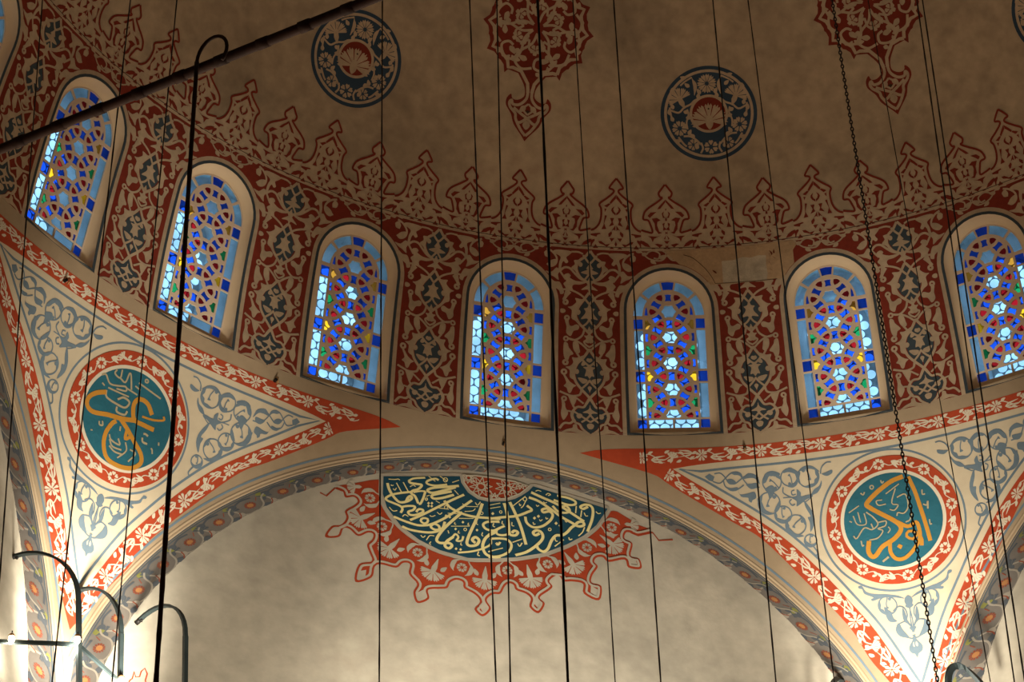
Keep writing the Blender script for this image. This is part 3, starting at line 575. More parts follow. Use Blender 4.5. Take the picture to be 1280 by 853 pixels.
D_cal=[["S","y",35,[-1629,-964,-1605,-1066,-1549,-1173,-1461,-1265,-1365,-1245,-1285,-1181,-1301,-1139,-1341,-1180,-1365,-1251]],["S","y",31,[-1294,-1067,-1445,-1109,-1573,-1161,-1649,-1227,-1628,-1266,-1540,-1297,-1444,-1334,-1416,-1383,-1441,-1448]],["S","y",31,[-1444,-1349,-1333,-1313,-1241,-1309,-1261,-1369,-1333,-1413,-1309,-1459,-1230,-1451,-1134,-1394,-1129,-1349,-1186,-1349,-1222,-1402]],["S","y",33,[-1326,-878,-1302,-913,-1205,-918,-1141,-927,-1189,-1002,-1270,-1044,-1289,-1095,-1238,-1135,-1190,-1253]],["S","y",30,[-1186,-1256,-1158,-1244,-1118,-1136,-1090,-1026]],["S","y",24,[-1090,-1026,-1157,-1032,-1262,-1071]],["S","y",27,[-1331,-885,-1254,-830,-1093,-793]],["S","y",30,[-900,-806,-948,-786,-1045,-833,-1074,-878,-1029,-904,-932,-905,-779,-862]],["S","y",35,[-610,-859,-804,-908,-981,-951,-1061,-1006,-989,-1039,-820,-969,-658,-892]],["S","y",35,[-715,-972,-885,-1033,-997,-1085,-973,-1134,-853,-1106,-684,-1026]],["S","y",33,[-538,-1000,-725,-1129,-950,-1297,-1142,-1441,-1309,-1552]],["S","y",33,[-426,-1079,-597,-1244,-823,-1447,-999,-1569,-1095,-1606,-1206,-1619,-1364,-1585,-1539,-1526]],["L","y",30,[-1063,-1550,-1059,-1492,-1123,-1488,-1158,-1535,-1114,-1576]],["S","y",35,[-821,-1143,-742,-1247,-582,-1324,-406,-1356,-197,-1349,-24,-1337]],["S","y",37,[-566,-1303,-727,-1490,-856,-1661,-933,-1815,-889,-1871,-762,-1856,-718,-1891,-763,-1946,-818,-1911,-790,-1832,-698,-1742]],["S","y",33,[-815,-1503,-853,-1623,-952,-1660,-1015,-1619,-970,-1564,-900,-1592,-907,-1669,-1015,-1715,-1158,-1725,-1317,-1711,-1420,-1673]],["S","y",38,[-277,-1111,-324,-1276,-391,-1459,-474,-1681,-507,-1818,-460,-1859,-367,-1826,-334,-1745,-386,-1702,-430,-1754,-387,-1801]],["S","y",27,[-706,-1743,-665,-1690,-626,-1737,-653,-1802,-579,-1787,-557,-1712]],["S","y",27,[-636,-1998,-445,-1951,-285,-1880,-172,-1792,-170,-1693]],["S","y",33,[-36,-1390,-190,-1409,-271,-1469,-232,-1540,-128,-1553,-27,-1490]],["S","y",38,[-88,-1566,-231,-1683,-284,-1842,-238,-1968,-127,-1999,-36,-1980]],["S","y",15,[-1502,-944,-1429,-1097]],["S","y",15,[-1406,-919,-1333,-1073]],["S","y",12,[-728,-1566,-464,-1527]],["S","y",12,[-615,-1416,-406,-1388]],["S","y",13,[-675,-943,-619,-1012]],["S","y",13,[-1044,-757,-948,-833]],["S","y",13,[-883,-732,-787,-800]],["S","y",12,[-706,-815,-609,-761]],["S","y",13,[-1614,-897,-1526,-890,-1478,-876,-1454,-892]],["S","y",13,[-1603,-1373,-1547,-1432,-1489,-1417]],["S","y",13,[-1415,-1507,-1381,-1470,-1333,-1495]],["S","y",13,[-1158,-1782,-1127,-1815,-1092,-1782]],["S","y",13,[-1079,-1855,-1031,-1773,-968,-1769]],["S","y",13,[-1013,-1870,-1035,-1905,-1016,-1921]],["S","y",13,[-1581,-985,-1565,-1002,-1542,-989]],["S","y",13,[-1549,-1048,-1525,-1073,-1501,-1031]],["S","y",12,[-1310,-982,-1262,-946,-1230,-970]],["S","y",13,[-942,-1167,-886,-1197]],["S","y",12,[-950,-1284,-758,-1284]],["S","y",12,[-774,-1353,-630,-1341]],["S","y",12,[-1030,-1430,-999,-1445,-951,-1418]],["S","y",12,[-926,-1357,-887,-1390,-854,-1356]],["S","y",12,[-564,-1158,-540,-1174,-516,-1151]],["S","y",12,[-379,-1111,-347,-1154,-306,-1090]],["S","y",12,[-533,-1288,-421,-1262,-380,-1217]],["S","y",12,[-516,-1199,-339,-1178]],["S","y",12,[-672,-1491,-680,-1521,-656,-1527]],["S","y",12,[-479,-1472,-488,-1508,-464,-1512]],["S","y",12,[-359,-1435,-367,-1474,-343,-1486]],["S","y",13,[-773,-1645,-761,-1695]],["S","y",12,[-617,-1626,-630,-1666,-604,-1666]],["S","y",12,[-587,-1821,-595,-1860,-571,-1866]],["S","y",13,[-281,-1605,-294,-1654,-274,-1670]],["S","y",15,[-341,-1936,-358,-1995,-326,-2009]],["S","y",12,[-206,-1925,-33,-1843]],["S","y",13,[-99,-1758,-76,-1793,-43,-1731]],["S","y",13,[-118,-1427,-131,-1477,-102,-1488]],["L","y",10,[-509,-1591,-511,-1599,-514,-1606,-519,-1612,-526,-1616,-532,-1617,-538,-1615,-544,-1611,-547,-1604,-548,-1597,-547,-1589,-543,-1581,-538,-1575,-532,-1572,-525,-1571,-519,-1573,-514,-1577,-511,-1583,-509,-1591]],["L","y",10,[-775,-1252,-777,-1261,-781,-1270,-787,-1277,-794,-1281,-802,-1282,-809,-1280,-815,-1275,-819,-1268,-820,-1259,-819,-1249,-815,-1241,-809,-1234,-802,-1229,-794,-1228,-786,-1230,-780,-1235,-777,-1243,-775,-1252]],["L","y",10,[-270,-1277,-271,-1286,-274,-1293,-280,-1299,-286,-1303,-293,-1304,-299,-1302,-304,-1297,-307,-1291,-308,-1283,-307,-1275,-304,-1268,-298,-1262,-292,-1258,-285,-1257,-279,-1259,-274,-1263,-271,-1270,-270,-1277]],["L","y",12,[-774,-779,-776,-791,-781,-803,-788,-812,-798,-817,-808,-819,-818,-816,-825,-809,-830,-800,-832,-788,-830,-776,-825,-764,-817,-755,-808,-750,-798,-748,-788,-751,-780,-757,-775,-767,-774,-779]],["S","y",12,[-193,-1131,-19,-1066]],["S","y",12,[-194,-1189,-20,-1130]],["S","y",12,[-1077,-1111,-1029,-1084]],["L","y",12,[-1062,-1157,-1063,-1163,-1065,-1170,-1070,-1175,-1075,-1178,-1080,-1179,-1086,-1177,-1090,-1173,-1093,-1168,-1094,-1162,-1093,-1155,-1090,-1149,-1086,-1144,-1080,-1141,-1075,-1140,-1070,-1141,-1065,-1145,-1063,-1150,-1062,-1157]],["P","y",0,[-685,-1608,-664,-1580,-644,-1601,-665,-1629]],["P","y",0,[-580,-1477,-559,-1449,-539,-1471,-560,-1499]],["P","y",0,[-381,-1581,-360,-1553,-340,-1575,-361,-1603]],["P","y",0,[-820,-1404,-799,-1376,-778,-1398,-799,-1426]],["P","y",0,[-767,-1419,-746,-1391,-725,-1413,-746,-1441]],["P","y",0,[-680,-1938,-659,-1911,-639,-1932,-660,-1960]],["P","y",0,[-617,-1942,-596,-1914,-575,-1936,-596,-1963]],["P","y",0,[-1067,-1225,-1046,-1197,-1025,-1219,-1046,-1247]],["P","y",0,[-1019,-1218,-998,-1189,-977,-1211,-998,-1239]],["P","y",0,[-1067,-1273,-1046,-1245,-1025,-1267,-1046,-1295]],["P","y",0,[-1022,-1270,-1001,-1242,-980,-1264,-1001,-1292]],["P","y",0,[-155,-1266,-130,-1233,-107,-1259,-131,-1291]],["S","y",38,[431,-812,576,-872,818,-968,1042,-1109,1186,-1204]],["S","y",37,[396,-905,541,-952,733,-1078,845,-1162,1005,-1250,1101,-1298,1181,-1266,1166,-1216,1104,-1226,1049,-1286,994,-1339,934,-1424,859,-1487,769,-1506,701,-1606,649,-1744,583,-1806,511,-1773,488,-1720]],["S","y",33,[807,-813,954,-826,1064,-868,1062,-927,950,-948,755,-896]],["S","y",33,[736,-1000,815,-1085,929,-1091,983,-1040,932,-974,850,-1006]],["S","y",35,[1253,-937,1178,-987,1143,-954,1213,-908,1298,-919,1324,-1008,1299,-1167,1229,-1371]],["S","y",16,[1084,-947,1068,-1076]],["S","y",16,[1160,-1013,1140,-1133]],["S","y",34,[336,-1244,356,-1347,448,-1410,579,-1372,695,-1258,734,-1155,684,-1105,601,-1133,583,-1091,652,-1061,724,-1118]],["S","y",38,[117,-1026,194,-1217,270,-1437,335,-1723]],["S","y",37,[35,-1058,72,-1216,92,-1425,105,-1576,186,-1587,222,-1530,174,-1512,135,-1556]],["S","y",35,[-196,-1364,-2,-1308,209,-1254,373,-1161,431,-1114,363,-1052]],["S","y",33,[-197,-1414,-100,-1396,-44,-1384]],["S","y",31,[36,-1449,-74,-1526,-75,-1603,8,-1613,105,-1576]],["S","y",27,[-74,-1536,-168,-1607,-201,-1640]],["S","y",33,[-153,-1694,-41,-1674,71,-1680,126,-1763,83,-1883,-46,-1974,-206,-2012]],["S","y",37,[535,-1503,474,-1544,442,-1503,495,-1457,563,-1485,576,-1583,489,-1710,341,-1846,178,-1926]],["S","y",15,[143,-1713,281,-1636]],["S","y",15,[-205,-1916,4,-1828]],["S","y",16,[747,-1691,881,-1557]],["S","y",13,[164,-1086,347,-893]],["S","y",15,[1191,-1300,1155,-1392,1095,-1464]],["S","y",12,[541,-1262,552,-1289,582,-1259]],["S","y",13,[447,-1324,453,-1362,479,-1348]],["S","y",12,[908,-1226,927,-1252,949,-1220]],["S","y",15,[956,-1508,966,-1548,1004,-1529]],["S","y",15,[755,-1547,763,-1597,791,-1599]],["S","y",13,[1366,-1002,1397,-1036,1436,-1021]],["S","y",13,[1192,-1048,1214,-1103,1247,-1098]],["S","y",13,[643,-829,676,-794,712,-812,675,-834]],["S","y",12,[497,-783,530,-762,579,-774]],["S","y",12,[499,-1016,514,-1043,539,-1020]],["S","y",12,[607,-942,622,-968,655,-954]],["S","y",13,[-125,-1429,-131,-1477,-102,-1492]],["S","y",13,[5,-1371,-1,-1420,28,-1425]],["S","y",13,[142,-1369,141,-1427,173,-1432]],["S","y",15,[-82,-1746,-62,-1791,-26,-1738]],["S","y",15,[215,-1722,243,-1765,280,-1703]],["S","y",13,[632,-1209,639,-1243,664,-1224]],["L","y",12,[702,-1411,701,-1419,697,-1426,692,-1432,685,-1436,679,-1437,672,-1435,667,-1431,664,-1424,663,-1417,665,-1408,668,-1401,674,-1395,680,-1391,687,-1390,693,-1392,698,-1397,701,-1403,702,-1411]],["L","y",10,[1,-1217,0,-1225,-3,-1232,-8,-1237,-14,-1241,-20,-1241,-26,-1240,-30,-1236,-33,-1230,-34,-1223,-33,-1215,-30,-1208,-25,-1203,-19,-1200,-13,-1199,-7,-1200,-3,-1204,0,-1210,1,-1217]],["S","y",13,[254,-1034,262,-1072,278,-1050]],["L","y",12,[364,-940,362,-950,357,-961,350,-969,342,-974,333,-975,324,-973,317,-967,313,-958,312,-948,314,-937,318,-926,325,-918,334,-913,343,-912,352,-914,358,-920,363,-929,364,-940]],["S","y",13,[354,-961,311,-1064,277,-1108]],["P","y",0,[444,-1253,469,-1220,493,-1246,468,-1278]],["P","y",0,[502,-1213,527,-1181,551,-1206,525,-1239]],["P","y",0,[754,-1297,780,-1264,803,-1290,778,-1323]],["P","y",0,[810,-1327,836,-1295,859,-1320,834,-1353]],["P","y",0,[-151,-1269,-130,-1241,-109,-1263,-131,-1291]]]
D_abu=[["S","o",108,[339,838,84,781,-216,625,-471,431,-441,338,-216,156,54,-62,120,-219,-36,-381,-306,-506,-456,-656,-547,-672,-601,-547,-553,-344]],["S","o",96,[438,812,520,500,580,125,631,-250,661,-562]],["S","o",90,[54,-47,264,-188,438,-131,480,-281,459,-469,324,-656,114,-812,-66,-806,-162,-656,-150,-469]],["L","o",66,[204,-381,264,-288,420,-344,324,-462]],["P","o",0,[-21,-562,30,-509,99,-556,48,-625]],["S","o",90,[444,-375,489,-500,474,-625]],["S","c",24,[-862,297,-637,406]],["S","c",24,[-787,219,-742,47,-637,0,-547,31,-562,234]],["S","c",24,[-682,281,-661,62]],["S","c",24,[-832,94,-877,125]],["S","c",27,[-517,250,-396,125,-321,-31,-456,-125,-607,-62,-787,-250,-847,-188]],["S","c",27,[-547,-328,-366,-312,-246,-188,-336,-125,-186,-94,-156,0,-306,0]],["S","c",27,[-456,0,-426,-125]],["S","c",24,[-66,547,234,703]],["S","c",24,[144,625,24,344,144,281,54,188,-36,219]],["S","c",27,[144,438,324,469,339,219,234,94,114,125,84,62]],["S","c",24,[-96,344,-246,344,-276,438,-156,438]],["S","c",27,[-562,656,-517,609,-480,662]],["L","c",24,[-285,734,-287,722,-294,710,-303,702,-315,697,-328,697,-339,702,-349,710,-355,722,-357,734,-355,747,-349,758,-339,767,-328,771,-315,771,-303,767,-294,758,-287,747,-285,734]],["S","c",27,[-120,844,-102,781,-60,812]],["S","c",27,[670,500,661,406,715,400]],["S","c",33,[640,203,715,172,745,250,721,94]],["S","c",27,[715,-125,715,-225,751,-219]],["S","c",27,[-712,-312,-703,-422,-667,-406]],["S","c",42,[-351,-812,-216,-734]],["S","c",27,[384,62,324,-62,234,-94]],["S","c",24,[-156,-250,-96,-188,-126,-125]]]
D_umar=[["S","o",106,[493,310,327,470,134,482,49,355,92,169,176,54,380,48,634,54]],["S","o",106,[204,60,-95,-36,-430,-102,-746,-187,-915,-127,-940,24,-817,175,-613,289]],["S","o",106,[-130,-51,81,-172,310,-337,521,-494,585,-669,423,-849,134,-925,-148,-886,-306,-669,-338,-428,-271,-217,-201,-127]],["S","o",77,[81,-187,106,-367,204,-277]],["S","o",49,[303,190,556,229,768,319,739,386]],["S","c",35,[-7,762,556,681]],["L","c",32,[176,867,174,857,168,848,158,841,147,838,135,838,123,841,114,848,108,857,106,867,108,878,114,887,123,894,135,897,147,897,158,894,168,887,174,878,176,867]],["S","c",35,[-553,792,-570,702,-430,672,-447,837]],["S","c",35,[-430,672,-289,642,-271,837,-218,807,-113,566]],["S","c",35,[-835,551,-746,596,-606,476,-430,506,-254,566,-218,491,-430,446]],["S","c",32,[-218,551,46,530]],["S","c",42,[-623,325,-570,205,-324,175,-113,190,-60,325,-218,355,-324,265]],["S","c",42,[-289,130,-254,39,-77,54,-42,145]],["S","c",32,[-606,386,-324,401,-113,416]],["S","c",35,[-553,-292,-528,-352,-458,-337,-493,-262]],["S","c",28,[-676,-533,-634,-518]],["S","c",32,[-764,416,-694,386]],["S","c",42,[451,-111,486,-96,556,-111]],["S","c",42,[451,-187,486,-262,592,-262]],["S","c",32,[697,-307,732,-322,761,-398]],["S","c",32,[820,-127,838,-187]],["S","c",35,[-77,-187,-60,-277]],["S","c",35,[-254,-428,-183,-518,28,-533,-42,-428]],["S","c",35,[-218,-518,-113,-623,99,-608]],["S","c",35,[-183,-639,-42,-699,134,-684]],["S","c",32,[134,-428,204,-578,63,-789]],["S","c",32,[275,-518,415,-548,310,-759]],["S","c",32,[-60,672,81,642]]]
WIRES = [
    ('lamp_wire', [-0.33235, 0.25, -0.93423], [-0.33599, 0.25, 0.03346], 0.000816, 'dark twisted wire down past the left end of the calligraphy panel', 'wire'),
    ('lamp_wire', [-0.18657, 0.35, -0.85295], [-0.20325, 0.35, 0.16218], 0.000857, 'dark wire through the window above the panel, left of its two wires', 'wire'),
    ('lamp_wire', [-0.18379, 0.3, -0.88367], [-0.18062, 0.3, 0.11758], 0.000843, 'dark wire through the window above the panel, right of its two wires', 'wire'),
    ('lamp_wire', [-0.47474, -0.95, -1.69872], [-0.47776, -0.95, -1.18899], 0.000773, 'thick blurred dark cord hanging just right of the middle of the picture', 'wire'),
    ('lamp_wire', [-0.04045, 0.4, -0.80271], [-0.05215, 0.4, 0.24535], 0.000707, 'thin wire just past the right end of the calligraphy panel', 'wire'),
    ('lamp_wire', [-0.05297, 0.2, -0.92865], [-0.06016, 0.2, 0.04508], 0.000821, 'wire down the left side of the window left of the bare patch', 'wire'),
    ('lamp_wire', [0.05153, 0.15, -0.94601], [0.0488, 0.15, 0.01964], 0.000815, 'wire over the right half of the blue medallion and the bare patch', 'wire'),
    ('lamp_wire', [0.17354, 0.3, -0.83678], [0.1524, 0.3, 0.19152], 0.000697, 'thin wire down the left side of the window right of the bare patch', 'wire'),
    ('lamp_chain', [-0.04186, -0.45, -1.33117], [-0.05875, -0.45, -0.59972], 0.000707, 'dark linked chain crossing the right calligraphy roundel', 'chain'),
    ('lamp_wire', [0.42447, 0.45, -0.71063], [0.38709, 0.45, 0.39249], 0.000626, 'thin wire just right of the pendant of the right red medallion', 'wire'),
    ('lamp_wire', [0.23797, 0.0, -1.01478], [0.24278, 0.0, -0.08616], 0.000789, 'left strand of the double wire crossing the window at the right edge', 'wire'),
    ('lamp_wire', [0.25853, 0.02, -0.99965], [0.25954, 0.02, -0.06259], 0.000796, 'right strand of the double wire crossing the window at the right edge', 'wire'),
    ('lamp_wire', [-0.70857, 0.35, -0.92144], [-0.73389, 0.35, 0.04436], 0.000771, 'dark wire at the far left, past the window in the upper left corner', 'wire'),
    ('lamp_wire', [-0.65995, 0.2, -1.00829], [-0.64087, 0.2, -0.08386], 0.000783, 'wire crossing the left side of the left calligraphy roundel', 'wire'),
    ('lamp_wire', [-0.59356, 0.3, -0.93743], [-0.57758, 0.3, 0.02944], 0.000763, 'wire crossing the right side of the left calligraphy roundel', 'wire'),
]
BAR_A, BAR_B = (-0.79962, -0.91446, -1.35) , (-0.61218, -1.08216, -1.35)
ROD_TOP, ROD_LOW = (-0.69824, -1.01103, -1.34904) , (-0.69873, -1.01103, -1.76604)
POSTS = [
    ((-0.57748, 0.87978, -0.57498), (-0.59063, 0.85699, -0.44481), (-0.66873, 0.91773, -0.37628), 'leftmost bent iron post, its arm reaching left into the wall at the picture edge'),
    ((-0.52122, 0.94381, -0.53369), (-0.52583, 0.94114, -0.43329), (-0.58029, 0.98605, -0.37209), 'bent iron post at the foot of the left corner, behind the slanting rail'),
    ((-0.43923, 0.95, -0.52386), (-0.4433, 0.95, -0.41976), (-0.49553, 1.015, -0.38597), 'third bent iron post from the left, its arm curling down to the arch'),
    ((0.56654, 0.88534, -0.44263), (0.56857, 0.88417, -0.40305), (0.63037, 0.90623, -0.41143), 'bent flat iron post at the lower right, below the right roundel', 0.0046, 0.024),
    ((0.44026, 0.99, -0.40095), (0.44531, 0.99, -0.371), (0.4753, 1.03, -0.34219), 'short dark post top at the right springing of the middle arch', 0.0036, 0.006),
]
RAILS = [
    ('lamp_rail', [(-0.71576, 0.88822, -0.528), (-0.58411, 0.86941, -0.528)], 'iron rail running from the left picture edge to the leftmost post'),
    ('lamp_rail', [(-0.58411, 0.86941, -0.528), (-0.50286, 0.96583, -0.528)], 'iron rail slanting down right from the leftmost post'),
]
BULBS = [
    ((-0.6645, 0.87074, -0.528), 'glowing bulb nearest the left picture edge'),
    ((-0.58615, 0.85594, -0.528), 'glowing bulb beside the leftmost post'),
    ((-0.52086, 0.93674, -0.528), 'glowing bulb at the bottom edge, by the second post'),
]
HOOKS = [
    ((-0.64865, 0.78161, -0.02938), (0.64865, -0.78161, 0.0), 'small hook below the window crossed by the slanting bar'),
    ((-0.34061, 0.94857, -0.0157), (0.34061, -0.94857, 0.0), 'small hook below the window left of the long wire, above the left red band'),
    ((-0.00245, 1.01231, -0.0234), (0.00245, -1.01231, 0.0), 'small dark hook above the middle arch, just right of its crown'),
    ((0.3355, 0.95376, -0.02119), (-0.3355, -0.95376, 0.0), 'small dark hook on the upper red band of the right corner'),
]
BULB_W = 25
# ================================================================== THE SETTING
BAY = 360 / 26
HALF = rad(BAY) / 2 * 0.97
S_RING, S_LINE, S_TOP = s_dome(0.0), s_dome(0.2905), RS * math.pi / 2
NU = 12


def win_outline(g=0.0, n=20):
    """outer edge of the dark line around a window, grown by g, in dome tile coordinates"""
    hw, y0, top = 0.0665, S_RING + 0.0006, s_dome(0.2625)
    ys = top - hw
    pts = [(-hw - g, y0 - g), (hw + g, y0 - g)]
    for i in range(4):
        pts.append((hw + g, y0 + (ys - y0) * (i + 1) / 5))
    pts += arc_pts(0, ys, hw + g, 0, 180, n)
    for i in range(4):
        pts.append((-hw - g, ys + (y0 - ys) * (i + 1) / 5))
    return pts


dm = dome_map()
LINE_W = 0.0042                       # width of the dark line around the windows
hole = win_outline(-LINE_W)
WINS = [-4, -3, -2, -1, 0, 1, 2, 3, 4]


def frame_rect(x0, x1, y0, y1, nx, ny):
    p = [(x0 + (x1 - x0) * i / nx, y0) for i in range(nx)] + [(x1, y0 + (y1 - y0) * i / ny) for i in range(ny)]
    p += [(x1 - (x1 - x0) * i / nx, y1) for i in range(nx)] + [(x0, y1 - (y1 - y0) * i / ny) for i in range(ny)]
    return p


# --- the dome: lower zone bay by bay (with window openings), then rings to the crown
S_LOW = S_RING
bayv, bayf = region(frame_rect(-HALF, HALF, S_LOW, S_LINE, NU, 10), [hole], 0.012)
plainv, plainf = region(frame_rect(-HALF, HALF, S_LOW, S_LINE, NU, 10), (), 0.03)
V, F = [], []
for k in range(-13, 13):
    v, f = (bayv, bayf) if k in WINS else (plainv, plainf)
    m = dome_map(k * BAY)
    b = len(V)
    V += [m(*p) for p in v]
    F += [tuple(b + i for i in t) for t in f]
nA, nR = 26 * NU, 64
for j in range(nR + 1):
    y = S_LINE + (S_TOP - 0.01 - S_LINE) * j / nR
    for i in range(nA):
        a = 2 * math.pi * (i + 0.0) / nA
        V.append(dm(a * 0.97, y))
b = len(V) - (nR + 1) * nA
for j in range(nR):
    for i in range(nA):
        F.append((b + j * nA + i, b + j * nA + (i + 1) % nA, b + (j + 1) * nA + (i + 1) % nA, b + (j + 1) * nA + i))
F.append(tuple(b + nR * nA + i for i in range(nA)))
ceiling = tag(mesh_obj('ceiling', V, F, 'dome_plaster', None, None, True), 'brown plastered dome painted with a red crested border above a ring of arched windows', kind='structure')

# --- pendentives, arches and the walls under them: one arch built, turned by 60 degrees for its neighbours
CX, CZ, CR = -0.011, -0.637, 0.590            # edge of the arch, a circle seen along y, lying on the sphere of the pendentives
IX, IZ, IR = -0.0075, -0.602, 0.5454          # where the soffit meets the wall under the arch
NT = 96


def on_p2(x, z):
    return (x, math.sqrt(max(R2 * R2 - x * x - (z - Z2) ** 2, 0)), z)


def arris_xyz(th):
    x, z = CX + CR * math.cos(th), CZ + CR * math.sin(th)
    return on_p2(x, z)


def arris(th):
    x, y, z = arris_xyz(th)
    return (math.atan2(x, y) * 1.09, R2 * math.asin((z - Z2) / R2))


ths = [math.pi * (1 - i / NT) for i in range(NT + 1)]
ths_all = ths
ths = [t for t in ths if abs(arris(t)[0]) < rad(30.0) * 1.09 and math.sin(t) > 0.02]
edge = [arris(t) for t in ths]
EB = min(edge[0][1], edge[-1][1]) - 0.03
edge = [(-rad(30) * 1.09, EB)] + edge + [(rad(30) * 1.09, EB)]
S_P0 = R2 * math.asin((0 - Z2) / R2)
S_PJ = S_P0
NZ = 22


def pend_sheet(e, part):
    """half of the sheet over one arch: e runs along the edge of the arch"""
    x0, x1 = e[0][0], e[-1][0]
    side0 = [(x0, e[0][1] + (S_P0 - e[0][1]) * j / NZ) for j in range(NZ, 0, -1)]
    side1 = [(x1, e[-1][1] + (S_P0 - e[-1][1]) * j / NZ) for j in range(1, NZ)]
    topl = [(x1 + (x0 - x1) * j / 26, S_P0) for j in range(26)]
    loop = e + side1 + topl + side0
    return region(densify(loop, 0.03), (), 0.019)


def welded(name, V, F, m):
    o = mesh_obj(name, V, F, m, None, None, True)
    bm = bmesh.new()
    bm.from_mesh(o.data)
    bmesh.ops.remove_doubles(bm, verts=bm.verts, dist=0.003)
    bm.to_mesh(o.data)
    bm.free()
    return o


cen = len(edge) // 2
sheets = {'left': [], 'right': []}
for side, turns in (('left', [(-60, 'R'), (0, 'L')]), ('right', [(0, 'R'), (60, 'L')])):
    V, F = [], []
    for turn, part in turns:
        e = edge[cen:] if part == 'R' else edge[:cen + 1]
        v, f = pend_sheet(e, part)
        m = pend_map(turn)
        b = len(V)
        V += [m(*p) for p in v]
        F += [tuple(b + i for i in t) for t in f]
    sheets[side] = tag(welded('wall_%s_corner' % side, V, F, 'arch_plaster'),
                       'concave plaster corner under the dome at the %s, with red bands around a teal roundel' % side, kind='structure')
# the far halves of the outer arches and the ring behind, closing the room
V, F = [], []
for turn, part in ((-60, 'L'), (60, 'R')):
    e = edge[cen:] if part == 'R' else edge[:cen + 1]
    v, f = pend_sheet(e, part)
    m = pend_map(turn)
    b = len(V)
    V += [m(*p) for p in v]
    F += [tuple(b + i for i in t) for t in f]
tag(mesh_obj('wall_far_corners', V, F, 'arch_plaster', None, None, True), 'plaster corners beyond the outer arches', kind='structure')

# soffit of an arch: from the edge on the pendentives back to the wall
def soffit_th(th, v, off=0.0):
    a = Vector(arris_xyz(th))
    bx, bz = IX + IR * math.cos(th), IZ + IR * math.sin(th)
    b = Vector((bx, YW + 0.004, bz))
    p = a.lerp(b, v)
    if off:
        n = Vector((-math.cos(th), -0.9, -math.sin(th))).normalized()
        p = p + n * off
    return (p.x * S, p.y * S, p.z * S)


V, F = [], []
for t in ths_all:
    for j in range(5):
        V.append(soffit_th(t, j / 4))
for i in range(len(ths_all) - 1):
    for j in range(4):
        a = i * 5 + j
        F.append((a, a + 1, a + 6, a + 5))
n0 = len(V)                                      # straight jambs under the springing
for t, s in ((ths_all[0], 1), (ths_all[-1], 0)):
    b = len(V)
    p, q = soffit_th(t, 0), soffit_th(t, 1)
    V += [p, q, (q[0], q[1], -27.5), (p[0], p[1], -27.5)]
    F.append((b, b + 1, b + 2, b + 3) if not s else (b, b + 3, b + 2, b + 1))
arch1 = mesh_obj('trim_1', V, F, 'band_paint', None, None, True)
tag(arch1, 'grey blue flowered underside of the middle arch', kind='structure')
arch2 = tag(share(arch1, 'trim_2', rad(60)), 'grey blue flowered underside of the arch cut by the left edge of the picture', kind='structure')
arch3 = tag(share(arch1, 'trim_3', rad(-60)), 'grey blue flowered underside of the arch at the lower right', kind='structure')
ARCHES = [arch1, arch2, arch3]

# walls filling the arches
outer = [(-0.62, -2.75), (0.62, -2.75), (0.62, -0.62)] + arc_pts(IX, IZ, IR + 0.006, 0, 180, 60) + [(-0.62, -0.62)]
v, f = region(outer, (), 0.08)
wall_back = mesh_obj('wall_back', [wall_map(*p) for p in v], f, 'wall_plaster')
tag(wall_back, 'mottled beige plaster wall filling the middle arch', kind='structure')
wall_left = tag(share(wall_back, 'wall_left', rad(60)), 'mottled plaster wall in the arch at the left edge', kind='structure')
wall_right = tag(share(wall_back, 'wall_right', rad(-60)), 'mottled plaster wall in the arch at the lower right', kind='structure')

# narrow cornice ledge below the picture, carrying the lamp rail
V, F = [], []
for turn in (-60, 0, 60):
    c, s_ = math.cos(rad(-turn)), math.sin(rad(-turn))
    b = len(V)
    for z in (-0.775, -0.74):
        for x, y in ((-0.535, 0.925), (0.535, 0.925), (0.6, 1.045), (-0.6, 1.045)):
            V.append(((x * c - y * s_) * S, (x * s_ + y * c) * S, z * S))
    F += [tuple(b + i for i in t) for t in ((3, 2, 1, 0), (4, 5, 6, 7), (0, 1, 5, 4), (1, 2, 6, 5), (2, 3, 7, 6), (3, 0, 4, 7))]
tag(mesh_obj('trim_4', V, F, 'stone'), 'stone cornice ledge under the arches', kind='structure')

# the hall in which the camera stands: floor, side walls, rear wall and a flat ceiling around the dome
def quad(name, pts, m, label):
    o = mesh_obj(name, [tuple(c * S for c in p) for p in pts], [tuple(range(len(pts)))], m)
    return tag(o, label, kind='structure')


quad('floor', [(-2.7, -3.7, -2.75), (2.7, -3.7, -2.75), (2.7, 1.5, -2.75), (-2.7, 1.5, -2.75)], 'carpet', 'carpeted prayer hall floor far below')
for n, p, q in (('wall_hall_left', (-2.7, -3.7), (-2.7, 0.0)), ('wall_hall_rear', (-2.7, -3.7), (2.7, -3.7)), ('wall_hall_right', (2.7, -3.7), (2.7, 0.0)),
                ('wall_hall_front_left', (-2.7, 0.0), (-1.16, 0.0)), ('wall_hall_front_right', (1.16, 0.0), (2.7, 0.0))):
    quad(n, [(*p, -2.75), (*q, -2.75), (*q, 0.02), (*p, 0.02)], 'stone', 'plain stone wall of the hall behind the viewer')
ringp = [(math.cos(2 * math.pi * i / 96) * 0.9995, math.sin(2 * math.pi * i / 96) * 0.9995) for i in range(96)]
v, f = region([(-2.7, -3.7), (2.7, -3.7), (2.7, 1.6), (-2.7, 1.6)], [ringp], 0.5)
tag(mesh_obj('ceiling_hall', [(p[0] * S, p[1] * S, 0.02) for p in v], [t[::-1] for t in f], 'stone'), 'flat stone ceiling of the hall around the dome', kind='structure')


